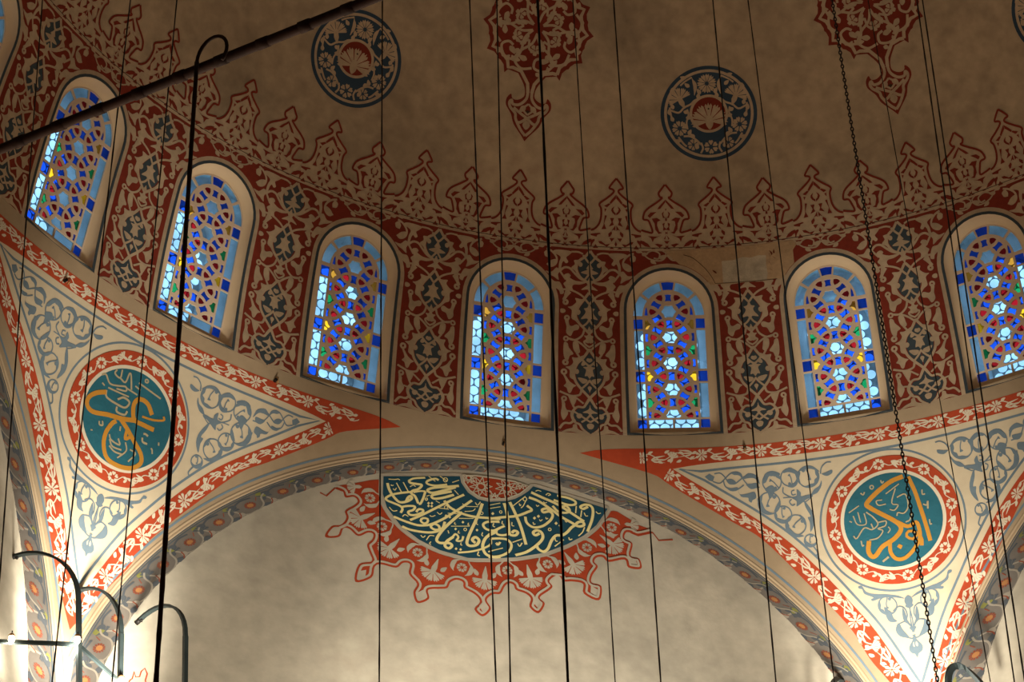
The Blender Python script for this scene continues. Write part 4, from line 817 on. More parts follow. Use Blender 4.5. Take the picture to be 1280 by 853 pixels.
# ================================================================== WINDOWS
# local frame of a window: u along the wall, v up along the leaning plane of the lattice, w outwards; built at azimuth 0
OFFP = 0.015
_p0 = Vector((0, 1 + OFFP, 0))
_p1 = Vector((0, 0.9406 + OFFP, 0.262))
_ev = (_p1 - _p0).normalized()
_eu = Vector((1, 0, 0))
_ew = Vector((0, _ev.z, -_ev.y))


def wp(u, v, w=0.0):
    """u, v, w in thousandths of R"""
    p = _p0 + (_eu * u + _ev * v + _ew * w) * 0.001
    return (p.x * S, p.y * S, p.z * S)


FH, FB, FT, FS = 51.5, 22.5, 257.0, 199.0          # half width, bottom, top of the glazed field; spring of its arch
IH, IT = 36.0, 240.5                               # inner field
BAR = 1.25                                         # half width of a plaster rib


def field(g=0.0, n=24):
    return [(-FH - g, FB - g), (FH + g, FB - g), (FH + g, FS)] + arc_pts(0, FS, FH + g, 0, 180, n, FT - FS + g)[1:-1] + [(-FH - g, FS)]


def inner_arch_y(u, g=0.0):
    return FS + (IT - FS - g) * math.sqrt(max(0, 1 - (u / (IH - g)) ** 2))


PANES = []                                          # (polygon, glass, name)


def P_(pts, g, name='pane'):
    PANES.append((pts, g, name))


def box_(u0, u1, v0, v1):
    return [(u0, v0), (u1, v0), (u1, v1), (u0, v1)]


for s in (-1, 1):
    a, b = (-51.5, -38.6) if s < 0 else (38.6, 51.5)
    for v0, v1, g in ((22.5, 36.0, 'blue'), (38.3, 93.2, 'pale'), (95.6, 112.6, 'blue'), (115.2, 178.2, 'pale'), (180.6, 196.6, 'blue')):
        P_(box_(a, b, v0, v1), g)
    # arch panes
    for a0, a1, g in ((2.5, 38, 'pale'), (42.5, 76.5, 'pale')):
        n = 6
        o = arc_pts(0, FS + 0.6, FH, a0, a1, n, FT - FS - 0.6)
        i = arc_pts(0, FS + 0.6, 38.6, a0, a1, n, 243.2 - FS - 0.6)[::-1]
        q = [(s * x, y) for x, y in o + i]
        P_(q if s > 0 else q[::-1], g)
    P_(box_(-35.4, -1.4, 22.5, 36.0) if s < 0 else box_(1.4, 35.4, 22.5, 36.0), 'pale')
P_([(-7.0, 243.2), (-9.2, 256.0), (0, 257.0), (9.2, 256.0), (7.0, 243.2), (0, 243.6)][::-1], 'blue')

VS = [208.3, 166.7, 125.1, 83.5, 41.9]
VB = 38.4


def clip_low(pts, lim=VB):
    out = []
    for i in range(len(pts)):
        p, q = pts[i], pts[(i + 1) % len(pts)]
        if p[1] >= lim:
            out.append(p)
        if (p[1] >= lim) != (q[1] >= lim):
            t = (lim - p[1]) / (q[1] - p[1])
            out.append((p[0] + (q[0] - p[0]) * t, lim))
    return out


def spool(cx, cy, ang, L=12.9, Wd=10.0):
    c, s = math.cos(rad(ang)), math.sin(rad(ang))
    q = [(-L / 2, -Wd / 2), (-L / 6, -Wd / 2 + 1.25), (L / 6, -Wd / 2 + 1.25), (L / 2, -Wd / 2), (L / 2 + 0.7, 0), (L / 2, Wd / 2), (L / 6, Wd / 2 - 1.25), (-L / 6, Wd / 2 - 1.25), (-L / 2, Wd / 2), (-L / 2 + 0.7, 0)]
    return [(cx + a * c - b * s, cy + a * s + b * c) for a, b in q]


def tri(cx, cy, ang):
    """a bulging three cornered red pane whose point looks along ang"""
    c, s = math.cos(rad(ang)), math.sin(rad(ang))
    q = [(6.0, 0.0), (1.9, 3.8), (-3.0, 5.4), (-4.5, 2.5), (-5.0, 0), (-4.5, -2.5), (-3.0, -5.4), (1.9, -3.8)]
    return [(cx + a * c - b * s, cy + a * s + b * c) for a, b in q]


def star(cx, cy):
    pts = []
    for i in range(6):
        a = 60 * i
        pts.append((cx + 11.3 * math.cos(rad(a)), cy + 11.0 * math.sin(rad(a))))
        for d, r in ((17, 9.5), (30, 8.7), (43, 9.5)):
            pts.append((cx + r * math.cos(rad(a + d)), cy + r * 1.04 * math.sin(rad(a + d))))
    return pts


for k, v in enumerate(VS):
    last = k == 4
    P_(clip_low(star(0, v)), 'pale')
    for s in (-1, 1):
        P_(clip_low(tri(s * 23.4, v, 180 if s > 0 else 0)), 'red')
        P_(spool(s * 17.6, v + 11.0, 90 - s * 58), 'blue')
        if not last:
            P_(spool(s * 17.6, v - 11.0, 90 + s * 58), 'blue')
        # narrow blue panes at the sides of the field
        if k == 0:
            P_([(s * 30.6, v - 6), (s * 35.2, v - 6), (s * 34.0, v + 3.5), (s * 32.0, v + 8.5), (s * 31.2, v + 4)][::s], 'blue')
        else:
            P_(clip_low([(s * 31.0, v - 6.6), (s * 35.4, v - 6.6), (s * 35.4, v + 6.6), (s * 31.0, v + 6.6), (s * 32.4, v)][::s]), 'blue')
    # level between two stars
    vm = v + 22.1 if k == 0 else v + 20.8
    P_(spool(0, vm, 90, 12.9 if k else 11.0), 'blue')
    for s in (-1, 1):
        P_(tri(s * 12.2, vm, -90 - s * 30 if k == 0 else (180 if s < 0 else 0)), 'red')
        if k:
            g = ('brown', 'green', 'amber', 'green')[k - 1]
            P_([(s * 35.4, vm - 8), (s * 35.4, vm + 8), (s * 31.2, vm + 7.6), (s * 29.4, vm + 3.4), (s * 25.6, vm), (s * 29.4, vm - 3.4), (s * 31.2, vm - 7.6)][::-s], g)


def area2(p):
    return sum(p[i][0] * p[(i + 1) % len(p)][1] - p[(i + 1) % len(p)][0] * p[i][1] for i in range(len(p)))


PANES = [(p if area2(p) > 0 else p[::-1], g, n) for p, g, n in PANES if len(p) > 2]

# lattice: a plaster plate with an opening for every pane
out = field(2.2)
lv, lf = region(out, [p for p, g, n in PANES], None)
nL = len(lv)
V = [wp(u, v, 0) for u, v in lv]
F = list(lf)
for loop in [p for p, g, n in PANES]:
    b = len(V)
    k = len(loop)
    V += [wp(u, v, 0) for u, v in loop] + [wp(u, v, 2.6) for u, v in loop]
    F += [(b + i, b + (i + 1) % k, b + k + (i + 1) % k, b + k + i) for i in range(k)]
b = len(V)
V += [wp(u, v, 2.6) for u, v in lv]
F += [tuple(b + i for i in t[::-1]) for t in lf]
lat_proto = mesh_obj('lattice', V, F, 'lattice_plaster')

# reveal: from the opening in the dome in to the lattice
def resample(loop, n):
    """n points evenly along a closed loop starting at its first point"""
    L = [0]
    for i in range(len(loop)):
        L.append(L[-1] + math.dist(loop[i], loop[(i + 1) % len(loop)]))
    res, j = [], 0
    for k in range(n):
        t = L[-1] * k / n
        while L[j + 1] < t:
            j += 1
        a, b = loop[j], loop[(j + 1) % len(loop)]
        u = (t - L[j]) / max(L[j + 1] - L[j], 1e-9)
        res.append((a[0] + (b[0] - a[0]) * u, a[1] + (b[1] - a[1]) * u))
    return res


A = [Vector(dm(x, y)) for x, y in hole]
ff = field(2.0, 20)
side_n = 5
# match the loop of the hole point by point: bottom two corners, right side, arch, left side
B = [(-FH - 2, FB - 2), (FH + 2, FB - 2)]
B += [(FH + 2, FB - 2 + (FS - FB + 2) * (i + 1) / 5) for i in range(4)]
B += arc_pts(0, FS, FH + 2, 0, 180, 20, FT - FS + 2)
B += [(-FH - 2, FS + (FB - 2 - FS) * (i + 1) / 5) for i in range(4)]
Bv = [Vector(wp(u, v, 0.3)) for u, v in B]
V, F = [], []
steps = ((0, 0), (0.12, 0.42), (0.55, 0.86), (1, 1))     # a rounded splay
k = len(A)
for t, wq in steps:
    for i in range(k):
        p = A[i].lerp(Bv[i], t)
        q = A[i].lerp(Bv[i], wq)
        V.append((p.x, q.y, p.z))
for j in range(len(steps) - 1):
    for i in range(k):
        a, b = j * k + i, j * k + (i + 1) % k
        F.append((a, a + k, b + k, b))
F = [t[::-1] for t in F]
rev_proto = mesh_obj('reveal', V, F, 'reveal_plaster', None, None, True)

# outer window: tunnel through the wall and a plaster screen set with round clear panes
DEEP = 75.0
OH, OB, OT, OS = 47.0, 20.0, 238.0, 190.0
oo = [(-OH, OB), (OH, OB)] + [(OH, OB + (OS - OB) * (i + 1) / 5) for i in range(4)] + arc_pts(0, OS, OH, 0, 180, 20, OT - OS) + [(-OH, OS + (OB - OS) * (i + 1) / 5) for i in range(4)]
V = [wp(u, v, 2.7) for u, v in B] + [wp(u, v, DEEP) for u, v in oo]
F = [(i, k + i, k + (i + 1) % k, (i + 1) % k)[::-1] for i in range(k)]
discs = []
r_, pitch = 7.1, 15.4
row = 0
vv = OB + 9.5
while vv < OT - 6:
    n = 6 if row % 2 == 0 else 5
    for i in range(n):
        uu = (i - (n - 1) / 2) * pitch
        lim = OH if vv < OS else OH * math.sqrt(max(0, 1 - ((vv + 3 - OS) / (OT - OS)) ** 2))
        if abs(uu) + r_ < lim + 1.5:
            discs.append((uu, vv))
    vv += pitch * 0.866
    row += 1
loops = [arc_pts(u, v, r_, 0, 337.5, 15) for u, v in discs]
sv, sf = region(oo, loops, None)
b = len(V)
V += [wp(u, v, DEEP) for u, v in sv]
F += [tuple(b + i for i in t) for t in sf]
tun_proto = mesh_obj('outer_screen', V, F, 'outer_plaster')
V, F = [], []
for u, v in discs:
    b = len(V)
    V += [wp(x, y, DEEP + 0.5) for x, y in arc_pts(u, v, r_ + 0.3, 0, 330, 11)]
    F.append(tuple(range(b, b + 12)))
disc_proto = mesh_obj('outer_glass', V, F, 'glass_clear')
tag(disc_proto, kind='stuff')
pane_protos = []
for p, g, n in PANES:
    pane_protos.append(mesh_obj(n, [wp(u, v, 1.4) for u, v in p], [tuple(range(len(p)))], 'glass_' + g))
# dark painted line around the opening
pl = Paint(dm)
pl.poly(win_outline(0.0), 'u', 0.0012, step=0.02, holes=[win_outline(-LINE_W)])
line_proto = pl.build('outline_band')

WDESC = ['arched stained glass window at the upper left corner, mostly cut off by the picture edge',
         'arched stained glass window crossed by the thick slanting iron bar',
         'arched stained glass window behind the hooked vertical iron rod, second whole one from the left',
         'arched stained glass window left of centre, above the tip of the left red band',
         'arched stained glass window directly above the crown of the middle arch and the calligraphy panel',
         'arched stained glass window just left of the bare plaster patch',
         'arched stained glass window just right of the bare plaster patch, lit on both sides',
         'arched stained glass window at the right edge, crossed by a double wire',
         'arched stained glass window beyond the right picture edge']
windows = []
protos = [rev_proto, lat_proto, tun_proto, disc_proto, line_proto] + pane_protos
for i, kx in enumerate(WINS):
    w = bpy.data.objects.new('window_%d' % (i + 1), None)
    w.rotation_euler = (0, 0, -rad(kx * BAY))
    COL.objects.link(w)
    tag(w, WDESC[i], kind='structure')
    windows.append(w)
    for p in protos:
        if i == 0:
            p.parent = w
        else:
            q = p.copy()
            COL.objects.link(q)
            q.parent = w

# ================================================================== PAINTING OF THE DOME
def full_band(y0, y1, col, off, a0=-66, a1=66, n=132):
    p = Paint(dome_map())
    v = [(rad(a0 + (a1 - a0) * i / n) * 0.97, y) for y in (y0, y1) for i in range(n + 1)]
    p._add(v, [(i, i + 1, n + 2 + i, n + 1 + i) for i in range(n)], col, off)
    return p


ring_line = full_band(S_LINE - 0.0008, S_LINE + 0.0002, 'x', 0.0026).build('ring_line', ceiling)
ring_band = full_band(S_LINE - 0.0050, S_LINE + 0.0052, 't', 0.0016).build('ring_band', ceiling)

# --- the frieze between the windows: red ground, dark cartouches, tan scrolls; one pier built, the others turned copies
pier_ac = BAY / 2
pm = dome_map()


def win_side(g):
    """the window outline grown by g, moved to half a bay left and right of a pier centred on x = 0"""
    w = win_outline(g, 24)
    return [(x - HALF, y) for x, y in w], [(x + HALF, y) for x, y in w]


def pier_ground(g, y0, y1):
    """ground of a pier: bounded by the two windows and the lines above and below"""
    wl = [p for p in win_outline(g, 24)]
    right = [(x - HALF, y) for x, y in wl if x > 0.0005]          # right half of the left window, from the sill up
    right = [p for p in right if y0 - 1e-6 < p[1] < y1]
    xl = right[0][0]
    right = [(xl, y0)] + right + [(-HALF, s_dome(0.2625) + g)]
    if s_dome(0.2625) + g < y1:
        right += [(-HALF, y1)]
    mirror = [(-x, y) for x, y in right][::-1]
    return right[::-1] + mirror[::-1] if False else [*right[::-1], *[(-x, y) for x, y in right]]


ground = pier_ground(0.0058, S_RING + 0.0005, S_LINE - 0.0050)
if area2(ground) < 0:
    ground = ground[::-1]
tanb = pier_ground(0.0, S_RING, S_LINE - 0.0012)
if area2(tanb) < 0:
    tanb = tanb[::-1]
SL = [it for it in D_pier if it[1] == 'k']
TN = [it for it in D_pier if it[1] != 'k']
bp = Paint(pm)
bp.poly(tanb, 't', 0.0008, step=0.012)
bp.poly(ground, 'r', 0.0011, step=0.012)
ground_proto = bp.build('frieze_panel')
cart_protos = []
for it in SL:
    p = Paint(pm)
    for mir in (False, True):
        p.traced([it], mir, base=0.0013)
    cart_protos.append(p.build('cartouche'))
sp = Paint(pm)
sp.traced(TN, False, base=0.0016, wk=1.3)
sp.traced(TN, True, base=0.0016, wk=1.3)
# tendrils over the crown of the window, shared between two piers
for s in (-1, 1):
    sp.stroke([(s * 0.083, 0.380), (s * 0.095, 0.3865), (s * 0.106, 0.382), (s * 0.104, 0.374), (s * 0.097, 0.375)], 0.0023, 't', 0.0022)
    sp.stroke([(s * 0.060, 0.3855), (s * 0.075, 0.3865), (s * 0.090, 0.374), (s * 0.108, 0.371), (s * HALF, 0.379)], 0.0022, 't', 0.0021)
    sp.stroke([(s * 0.052, 0.3735), (s * 0.060, 0.3790), (s * 0.068, 0.3770), (s * 0.068, 0.3705), (s * 0.062, 0.3690)], 0.0020, 't', 0.0021)
    sp.stroke([(s * 0.110, 0.3868), (s * 0.116, 0.3820), (s * 0.1135, 0.3760)], 0.0020, 't', 0.0021)
    sp.leaf(s * 0.079, 0.3800, 0.010, 0.006, 0.2 if s > 0 else 2.9, 't', 0.0022)
    sp.leaf(s * 0.092, 0.3710, 0.010, 0.006, -0.5 if s > 0 else 3.6, 't', 0.0022)
    sp.leaf(s * 0.070, 0.3860, 0.009, 0.005, -0.3 if s > 0 else 3.4, 't', 0.0022)
    sp.leaf(s * 0.106, 0.3735, 0.011, 0.006, 0.6 if s > 0 else 2.5, 't', 0.0022)
scroll_proto = sp.build('scrollwork')
PLAIN_BAYS = range(-5, 5)
for k in PLAIN_BAYS:
    a = -rad((k + 0.5) * BAY)
    g = ground_proto if k == -5 else share(ground_proto)
    g.parent = ceiling
    g.rotation_euler = (0, 0, a)
    for q in cart_protos + [scroll_proto]:
        c = q if k == -5 else share(q)
        c.parent = g

# --- crested border above the ring line: tall and broad crests by turns
CP = 9.257
crest_ground = Paint(pm)
KEY = {}


def build_crest(items, name):
    p = Paint(pm)
    for mir in (False, True):
        p.traced(items, mir, base=0.0016, wk=1.3)
    return p.build(name)


ca, cb = build_crest(D_crest_a, 'crest'), build_crest(D_crest_b, 'crest')
# tan body under the crests
def crest_body(items):
    q = items[0][3]
    L = [(q[i] * 1e-4, q[i + 1] * 1e-4) for i in range(0, len(q), 2)]
    L = cr_points(L, False, n=4)
    L = L + [(L[-1][0], S_LINE + 0.004), (0, S_LINE + 0.004)]
    L = L[::-1]
    p = Paint(pm)
    half = L
    other = [(-x, y) for x, y in L][::-1]
    loop = half[1:-1] + other[:-1] if False else half + other[1:-1]
    if area2(loop) < 0:
        loop = loop[::-1]
    p.poly(loop, 't', 0.0008, step=0.012)
    return p.build('crest_ground')


ga, gb = crest_body(D_crest_a), crest_body(D_crest_b)
first = True
for k in range(-6, 7):
    for proto, gr, da in ((ca, ga, 0.0), (cb, gb, CP / 2)):
        az = k * CP + da
        if az > 56:
            continue
        c = proto if first else share(proto)
        g = gr if first else share(gr)
        c.parent = ceiling
        c.rotation_euler = (0, 0, -rad(az))
        g.parent = c
    first = False

# --- round blue medallions
def blue_medallion():
    R0 = 0.0713
    m = tangent_map(0.467, ZC, RS, R0)
    p = Paint(m, 9)
    p.disc(0, 0, 1.0, 'n', 0.0010, 64, r0=0.925)
    p.disc(0, 0, 0.925, 't', 0.0010, 64, r0=0.868)
    p.disc(0, 0, 0.868, 'n', 0.0010, 64, rings=4)
    body = p.build('round_medallion')
    q = Paint(m, 0.6)
    o = 0.0016
    q.flower(0, 0.63, 0.205, 't', o, 11, 0.3, r0=0.2, centre='n', spread=0.92, notch=0.35)
    for s in (-1, 1):
        q.carnation(s * 0.575, 0.33, 0.25, rad(90 - s * 25), 't', o, 6, 3.3, 0.85)
        q.flower(s * 0.62, -0.27, 0.165, 't', o, 8, 0.2, r0=0.28, centre='n', spread=0.86)
        q.flower(s * 0.36, -0.63, 0.125, 't', o, 7, 0.1, r0=0.25, centre='n')
        q.stroke([(s * 0.30, 0.76), (s * 0.245, 0.60), (s * 0.27, 0.40)], 0.075, 't', o, taper=2)
        q.stroke([(s * 0.05, 0.36), (s * 0.26, 0.30), (s * 0.36, 0.22), (s * 0.50, 0.16), (s * 0.62, 0.06), (s * 0.78, 0.12)], 0.04, 't', o)
        q.stroke([(s * 0.30, 0.78), (s * 0.45, 0.70), (s * 0.55, 0.62)], 0.035, 't', o)
        q.stroke([(s * 0.80, 0.18), (s * 0.78, 0.00), (s * 0.74, -0.10)], 0.04, 't', o)
        q.stroke([(s * 0.44, 0.12), (s * 0.42, 0.0), (s * 0.47, -0.15), (s * 0.46, -0.30)], 0.036, 't', o)
        q.stroke([(s * 0.55, -0.44), (s * 0.42, -0.45), (s * 0.30, -0.53), (s * 0.20, -0.64)], 0.04, 't', o)
        q.stroke([(s * 0.66, -0.45), (s * 0.56, -0.60), (s * 0.50, -0.66)], 0.04, 't', o)
        q.stroke([(s * 0.20, -0.60), (s * 0.17, -0.72), (s * 0.22, -0.82)], 0.04, 't', o)
        for x, y, a in ((0.20, 0.32, 100), (0.36, 0.58, 40), (0.72, 0.14, 70), (0.52, 0.08, 200), (0.48, -0.05, 190), (0.80, 0.02, 80), (0.45, -0.42, 120), (0.32, -0.48, 40), (0.62, -0.55, 20), (0.26, -0.72, 60), (0.14, 0.42, 60), (0.42, 0.76, 20), (0.66, 0.58, 330), (0.55, -0.16, 250), (0.74, -0.12, 70)):
            q.leaf(s * x, y, 0.13, 0.085, rad(a) if s > 0 else math.pi - rad(a), 't', o)
    q.flower(0, -0.70, 0.15, 't', o, 6, rad(30), r0=0.3, centre='n')
    fl = q.build('flower_ring', body)
    q = Paint(m, 0.6)
    q.disc(0, 0, 0.40, 't', 0.0018, 40, r0=0.345)
    q.disc(0, 0, 0.345, 'r', 0.0018, 40, rings=2)
    q.carnation(0, -0.16, 0.37, rad(90), 't', 0.0022, 7, 3.9, 0.0)
    q.poly([(-0.05, -0.05), (-0.075, -0.14), (-0.07, -0.24), (0, -0.335), (0.07, -0.24), (0.075, -0.14), (0.05, -0.05)], 't', 0.0024, smooth=True)
    q.disc(0.0, 0.10, 0.02, 'x', 0.0026, 8)
    q.build('carnation_disc', body)
    return body


MEDK = [(-2 * CP, 'round blue and red flower medallion painted on the dome at the upper left, touched by the iron bar'),
        (2 * CP, 'round blue and red flower medallion painted on the dome right of centre'), (6 * CP, 'round blue medallion cut by the right edge at the top corner')]
bm0 = blue_medallion()
for i, (az, lab) in enumerate(MEDK):
    if i == 0:
        b = bm0
    else:
        b = share(bm0)
        for ch in list(bm0.children):
            share(ch, None, None, b)
    b.parent = ceiling
    b.rotation_euler = (0, 0, -rad(az))
    b['label'] = lab


# --- red lobed medallions with pendants
def red_medallion():
    R0 = 0.0839
    m = tangent_map(0.5605, ZC, RS, R0)

    def lobes(r, k=1.0):
        pts = []
        for i in range(12):
            a = -90 + 30 * i
            if i == 0:
                continue
            pts.append((r * math.cos(rad(a)), r * math.sin(rad(a))))
            if i < 11:
                for d, q in ((6, 0.90), (12, 0.885), (15, 0.90), (18, 0.885), (24, 0.90)):
                    pts.append((r * q * k * math.cos(rad(a + d)), r * q * k * math.sin(rad(a + d))))
        return pts

    pend = [(-0.42, -0.82), (-0.25, -0.84), (-0.13, -1.02), (-0.09, -1.14), (-0.10, -1.24), (-0.20, -1.31), (-0.30, -1.30), (-0.33, -1.22), (-0.40, -1.30), (-0.405, -1.42), (-0.33, -1.53), (-0.285, -1.60), (-0.23, -1.75), (-0.08, -1.93), (0, -2.04)]
    right = [(-x, y) for x, y in pend[::-1]][1:]
    outline = lobes(1.0) + pend[:0]
    a = lobes(1.0)
    loop = a + [(-0.44, -0.80)] + cr_points(pend[1:], False, n=3) + [(-x, y) for x, y in cr_points(pend[1:], False, n=3)[::-1]][1:] + [(0.44, -0.80)]
    p = Paint(m, 9)
    if area2(loop) < 0:
        loop = loop[::-1]
    p.poly(loop, 'r', 0.0010, step=0.16)
    body = p.build('pendant_medallion')
    q = Paint(m, 0.6)
    o = 0.0016
    # tan line inside the edge
    li = lobes(0.885)
    li2 = [(-0.36, -0.77), (-0.2, -0.80), (-0.06, -1.0), (-0.035, -1.16), (-0.07, -1.30), (-0.18, -1.385), (-0.27, -1.38), (-0.31, -1.33)]
    q.stroke(li + [(-0.36, -0.755)] + li2[1:4], 0.06, 't', o, smooth=False)
    q.stroke([(-x, y) for x, y in li2[3:0:-1]] + [(0.36, -0.755), li[0]], 0.06, 't', o, smooth=False)
    for s in (-1, 1):
        q.stroke([(s * 0.035, -1.1), (s * 0.05, -1.27), (s * 0.16, -1.39), (s * 0.28, -1.40), (s * 0.31, -1.33), (s * 0.345, -1.38), (s * 0.32, -1.46), (s * 0.22, -1.56), (s * 0.20, -1.66), (s * 0.10, -1.83), (0, -1.94)], 0.05, 't', o)
        q.stroke([(s * 0.26, -1.46), (s * 0.12, -1.55), (0, -1.62), (-s * 0.10, -1.70), (-s * 0.16, -1.72)], 0.05, 't', o + 0.0002)
        q.leaf(s * 0.05, -1.40, 0.16, 0.10, rad(-90 + s * 40), 't', o)
        q.stroke([(0, -1.36), (s * 0.09, -1.46), (0, -1.56)], 0.035, 't', o)
    q.poly([(0, -1.66), (-0.07, -1.74), (0, -1.83), (0.07, -1.74)], 't', o, smooth=True)
    q.disc(0, -1.515, 0.045, 'x', o + 0.0006, 8)
    # scrolls: six arms
    for i in range(6):
        a = 60 * i + 30

        def rp(r, d):
            return (r * math.cos(rad(a + d)), r * math.sin(rad(a + d)))
        q.stroke([rp(0.10, 0), rp(0.30, 14), rp(0.50, 30), rp(0.70, 30), rp(0.78, 16), rp(0.72, 2), rp(0.58, 2), rp(0.54, 12)], 0.045, 't', o)
        q.stroke([rp(0.10, 0), rp(0.30, -14), rp(0.50, -30), rp(0.70, -30), rp(0.78, -16), rp(0.72, -2)], 0.045, 't', o + 0.0001)
        q.stroke([rp(0.26, 30), rp(0.40, 16), rp(0.44, 0), rp(0.40, -16), rp(0.26, -30)], 0.04, 't', o + 0.0002)
        x, y = rp(0.40, 0)
        q.flower(x, y, 0.10, 't', o + 0.0003, 5, rad(a), r0=0.1, notch=0.1)
        for r, d, L, w, b in ((0.60, 10, 0.17, 0.10, 100), (0.60, -12, 0.17, 0.10, -110), (0.30, 24, 0.14, 0.09, 10), (0.72, 28, 0.14, 0.09, 150), (0.72, -27, 0.13, 0.09, -140), (0.80, 4, 0.11, 0.08, 60), (0.52, 30, 0.13, 0.10, -30), (0.80, 21, 0.10, 0.07, 200), (0.2, 8, 0.12, 0.08, 40)):
            x, y = rp(r, d)
            q.leaf(x, y, L, w, rad(a + b), 't', o + 0.0002)
    q.build('scrollwork', body)
    return body


rm0 = red_medallion()
for i, (az, lab) in enumerate([(0.1, 'red lobed medallion with a pendant at the top of the dome, left of centre'), (4 * CP - 0.05, 'red lobed medallion with a pendant at the top right of the dome')]):
    if i == 0:
        b = rm0
    else:
        b = share(rm0)
        for ch in list(rm0.children):
            share(ch, None, None, b)
    b.parent = ceiling
    b.rotation_euler = (0, 0, -rad(az))
    b['label'] = lab

# --- patch of bare plaster where the frieze is lost
p = Paint(dome_map(20.77))
k = 1e-3
gy = s_dome(0.2625) + 0.0046
pw = []
wl = [(x - HALF, y) for x, y in win_outline(0.0062, 24)]
yb = 0.330
left = [q for q in wl if q[0] > -HALF + 0.012 and q[1] > yb]
left.sort(key=lambda q: q[1])
pw = left + [(-HALF + 0.002, 0.3795), (-HALF - 0.004, 0.3868), (0.0, 0.3872), (0.075, 0.3872), (0.0800, 0.3800), (0.0735, 0.372)]
rightp = [(-x, y) for x, y in left[::-1] if -x < 0.0735]
pw = pw + rightp
if area2(pw) < 0:
    pw = pw[::-1]
p.poly(pw, 'h', 0.0034, step=0.012)
patch = p.build('bare_patch', ceiling)
patch['label'] = 'patch of bare plaster where the painted frieze is lost'
p = Paint(dome_map(20.77))
p.poly([(-0.035, 0.3325), (0.030, 0.3310), (0.0320, 0.3420), (0.0310, 0.3560), (0.0325, 0.3690), (0.021, 0.3705), (0.010, 0.3680), (-0.004, 0.3700), (-0.017, 0.3665), (-0.035, 0.3665)], 'H', 0.0038, step=0.012)
p.build('pale_patch', patch)
p = Paint(dome_map(20.77))
for pts in ([(-0.050, 0.3535), (-0.046, 0.350), (-0.0435, 0.3475)], [(0.038, 0.376), (0.041, 0.371), (0.040, 0.368)], [(0.045, 0.3775), (0.0445, 0.372), (0.046, 0.3715)], [(0.042, 0.366), (0.046, 0.3625)], [(0.036, 0.3585), (0.039, 0.353)], [(0.036, 0.347), (0.040, 0.3445)], [(0.0375, 0.3715), (0.0385, 0.365)]):
    p.stroke(pts, 0.0026, 'R', 0.0042, taper=2)
for pts in (pw[:0] or [(-0.092, 0.3790), (-0.078, 0.3735), (-0.062, 0.3580), (-0.052, 0.3435), (-0.047, 0.3325)], [(-0.047, 0.3322), (-0.01, 0.3315), (0.045, 0.3305)]):
    p.stroke(pts, 0.0008, 'x', 0.0042)
p.build('scratches', patch)

# ================================================================== PAINTING OF THE PENDENTIVES
OUTER = [(-0.458, 0.604), (-0.354, 0.580), (-0.318, 0.560), (-0.2305, 0.505), (-0.191, 0.478), (-0.1433, 0.4217), (-0.086, 0.343), (-0.063, 0.291), (-0.041, 0.2534), (0.0, 0.176)]
INNER = [(-0.3165, 0.585), (-0.2366, 0.535), (-0.189, 0.502), (-0.1498, 0.4673), (-0.1118, 0.4226), (-0.0814, 0.3793), (-0.0488, 0.3268), (-0.0148, 0.2512), (0.0, 0.216)]
T_UP, T_LO = 0.6145, 0.5945


def line_len(L):
    return sum(math.dist(L[i], L[i + 1]) for i in range(len(L) - 1))


def walk(L):
    """function giving point and direction at distance s along L"""
    acc = [0]
    for i in range(len(L) - 1):
        acc.append(acc[-1] + math.dist(L[i], L[i + 1]))

    def f(s):
        s = min(max(s, 0), acc[-1])
        i = 0
        while i < len(L) - 2 and acc[i + 1] < s:
            i += 1
        t = (s - acc[i]) / max(acc[i + 1] - acc[i], 1e-9)
        a, b = L[i], L[i + 1]
        d = ((b[0] - a[0]), (b[1] - a[1]))
        n = math.hypot(*d)
        return (a[0] + d[0] * t, a[1] + d[1] * t), (d[0] / n, d[1] / n)
    return f, acc[-1]


def strip_map(mp, centre, half):
    """(s, t): s along the centre line, t across it, both in R; half(s) scales t so that t = +-0.01 is the edge"""
    f, L = walk(centre)

    def m(s, t, off=0.0):
        (x, y), (dx, dy) = f(s)
        k = half(s) / 0.01
        return mp(x - dy * t * k, y + dx * t * k, off)
    return m, L


def tulip(p, s, t, L, flip, col, o):
    """slender three pointed tulip along the band"""
    f = flip
    for b, w in ((0.38, 0.14), (-0.38, 0.14), (0.0, 0.13)):
        pts = [(0, 0), (0.25 * L, (b * 0.9 + w) * L * 0.38), (0.62 * L, (b + w * 0.5) * L * 0.50), (1.0 * L, b * L * 0.62), (0.62 * L, (b - w * 0.5) * L * 0.46), (0.25 * L, (b * 0.9 - w) * L * 0.38)]
        p.poly([(s + f * x, t + y) for x, y in (pts if f > 0 else pts[::-1])], col, o, smooth=True)


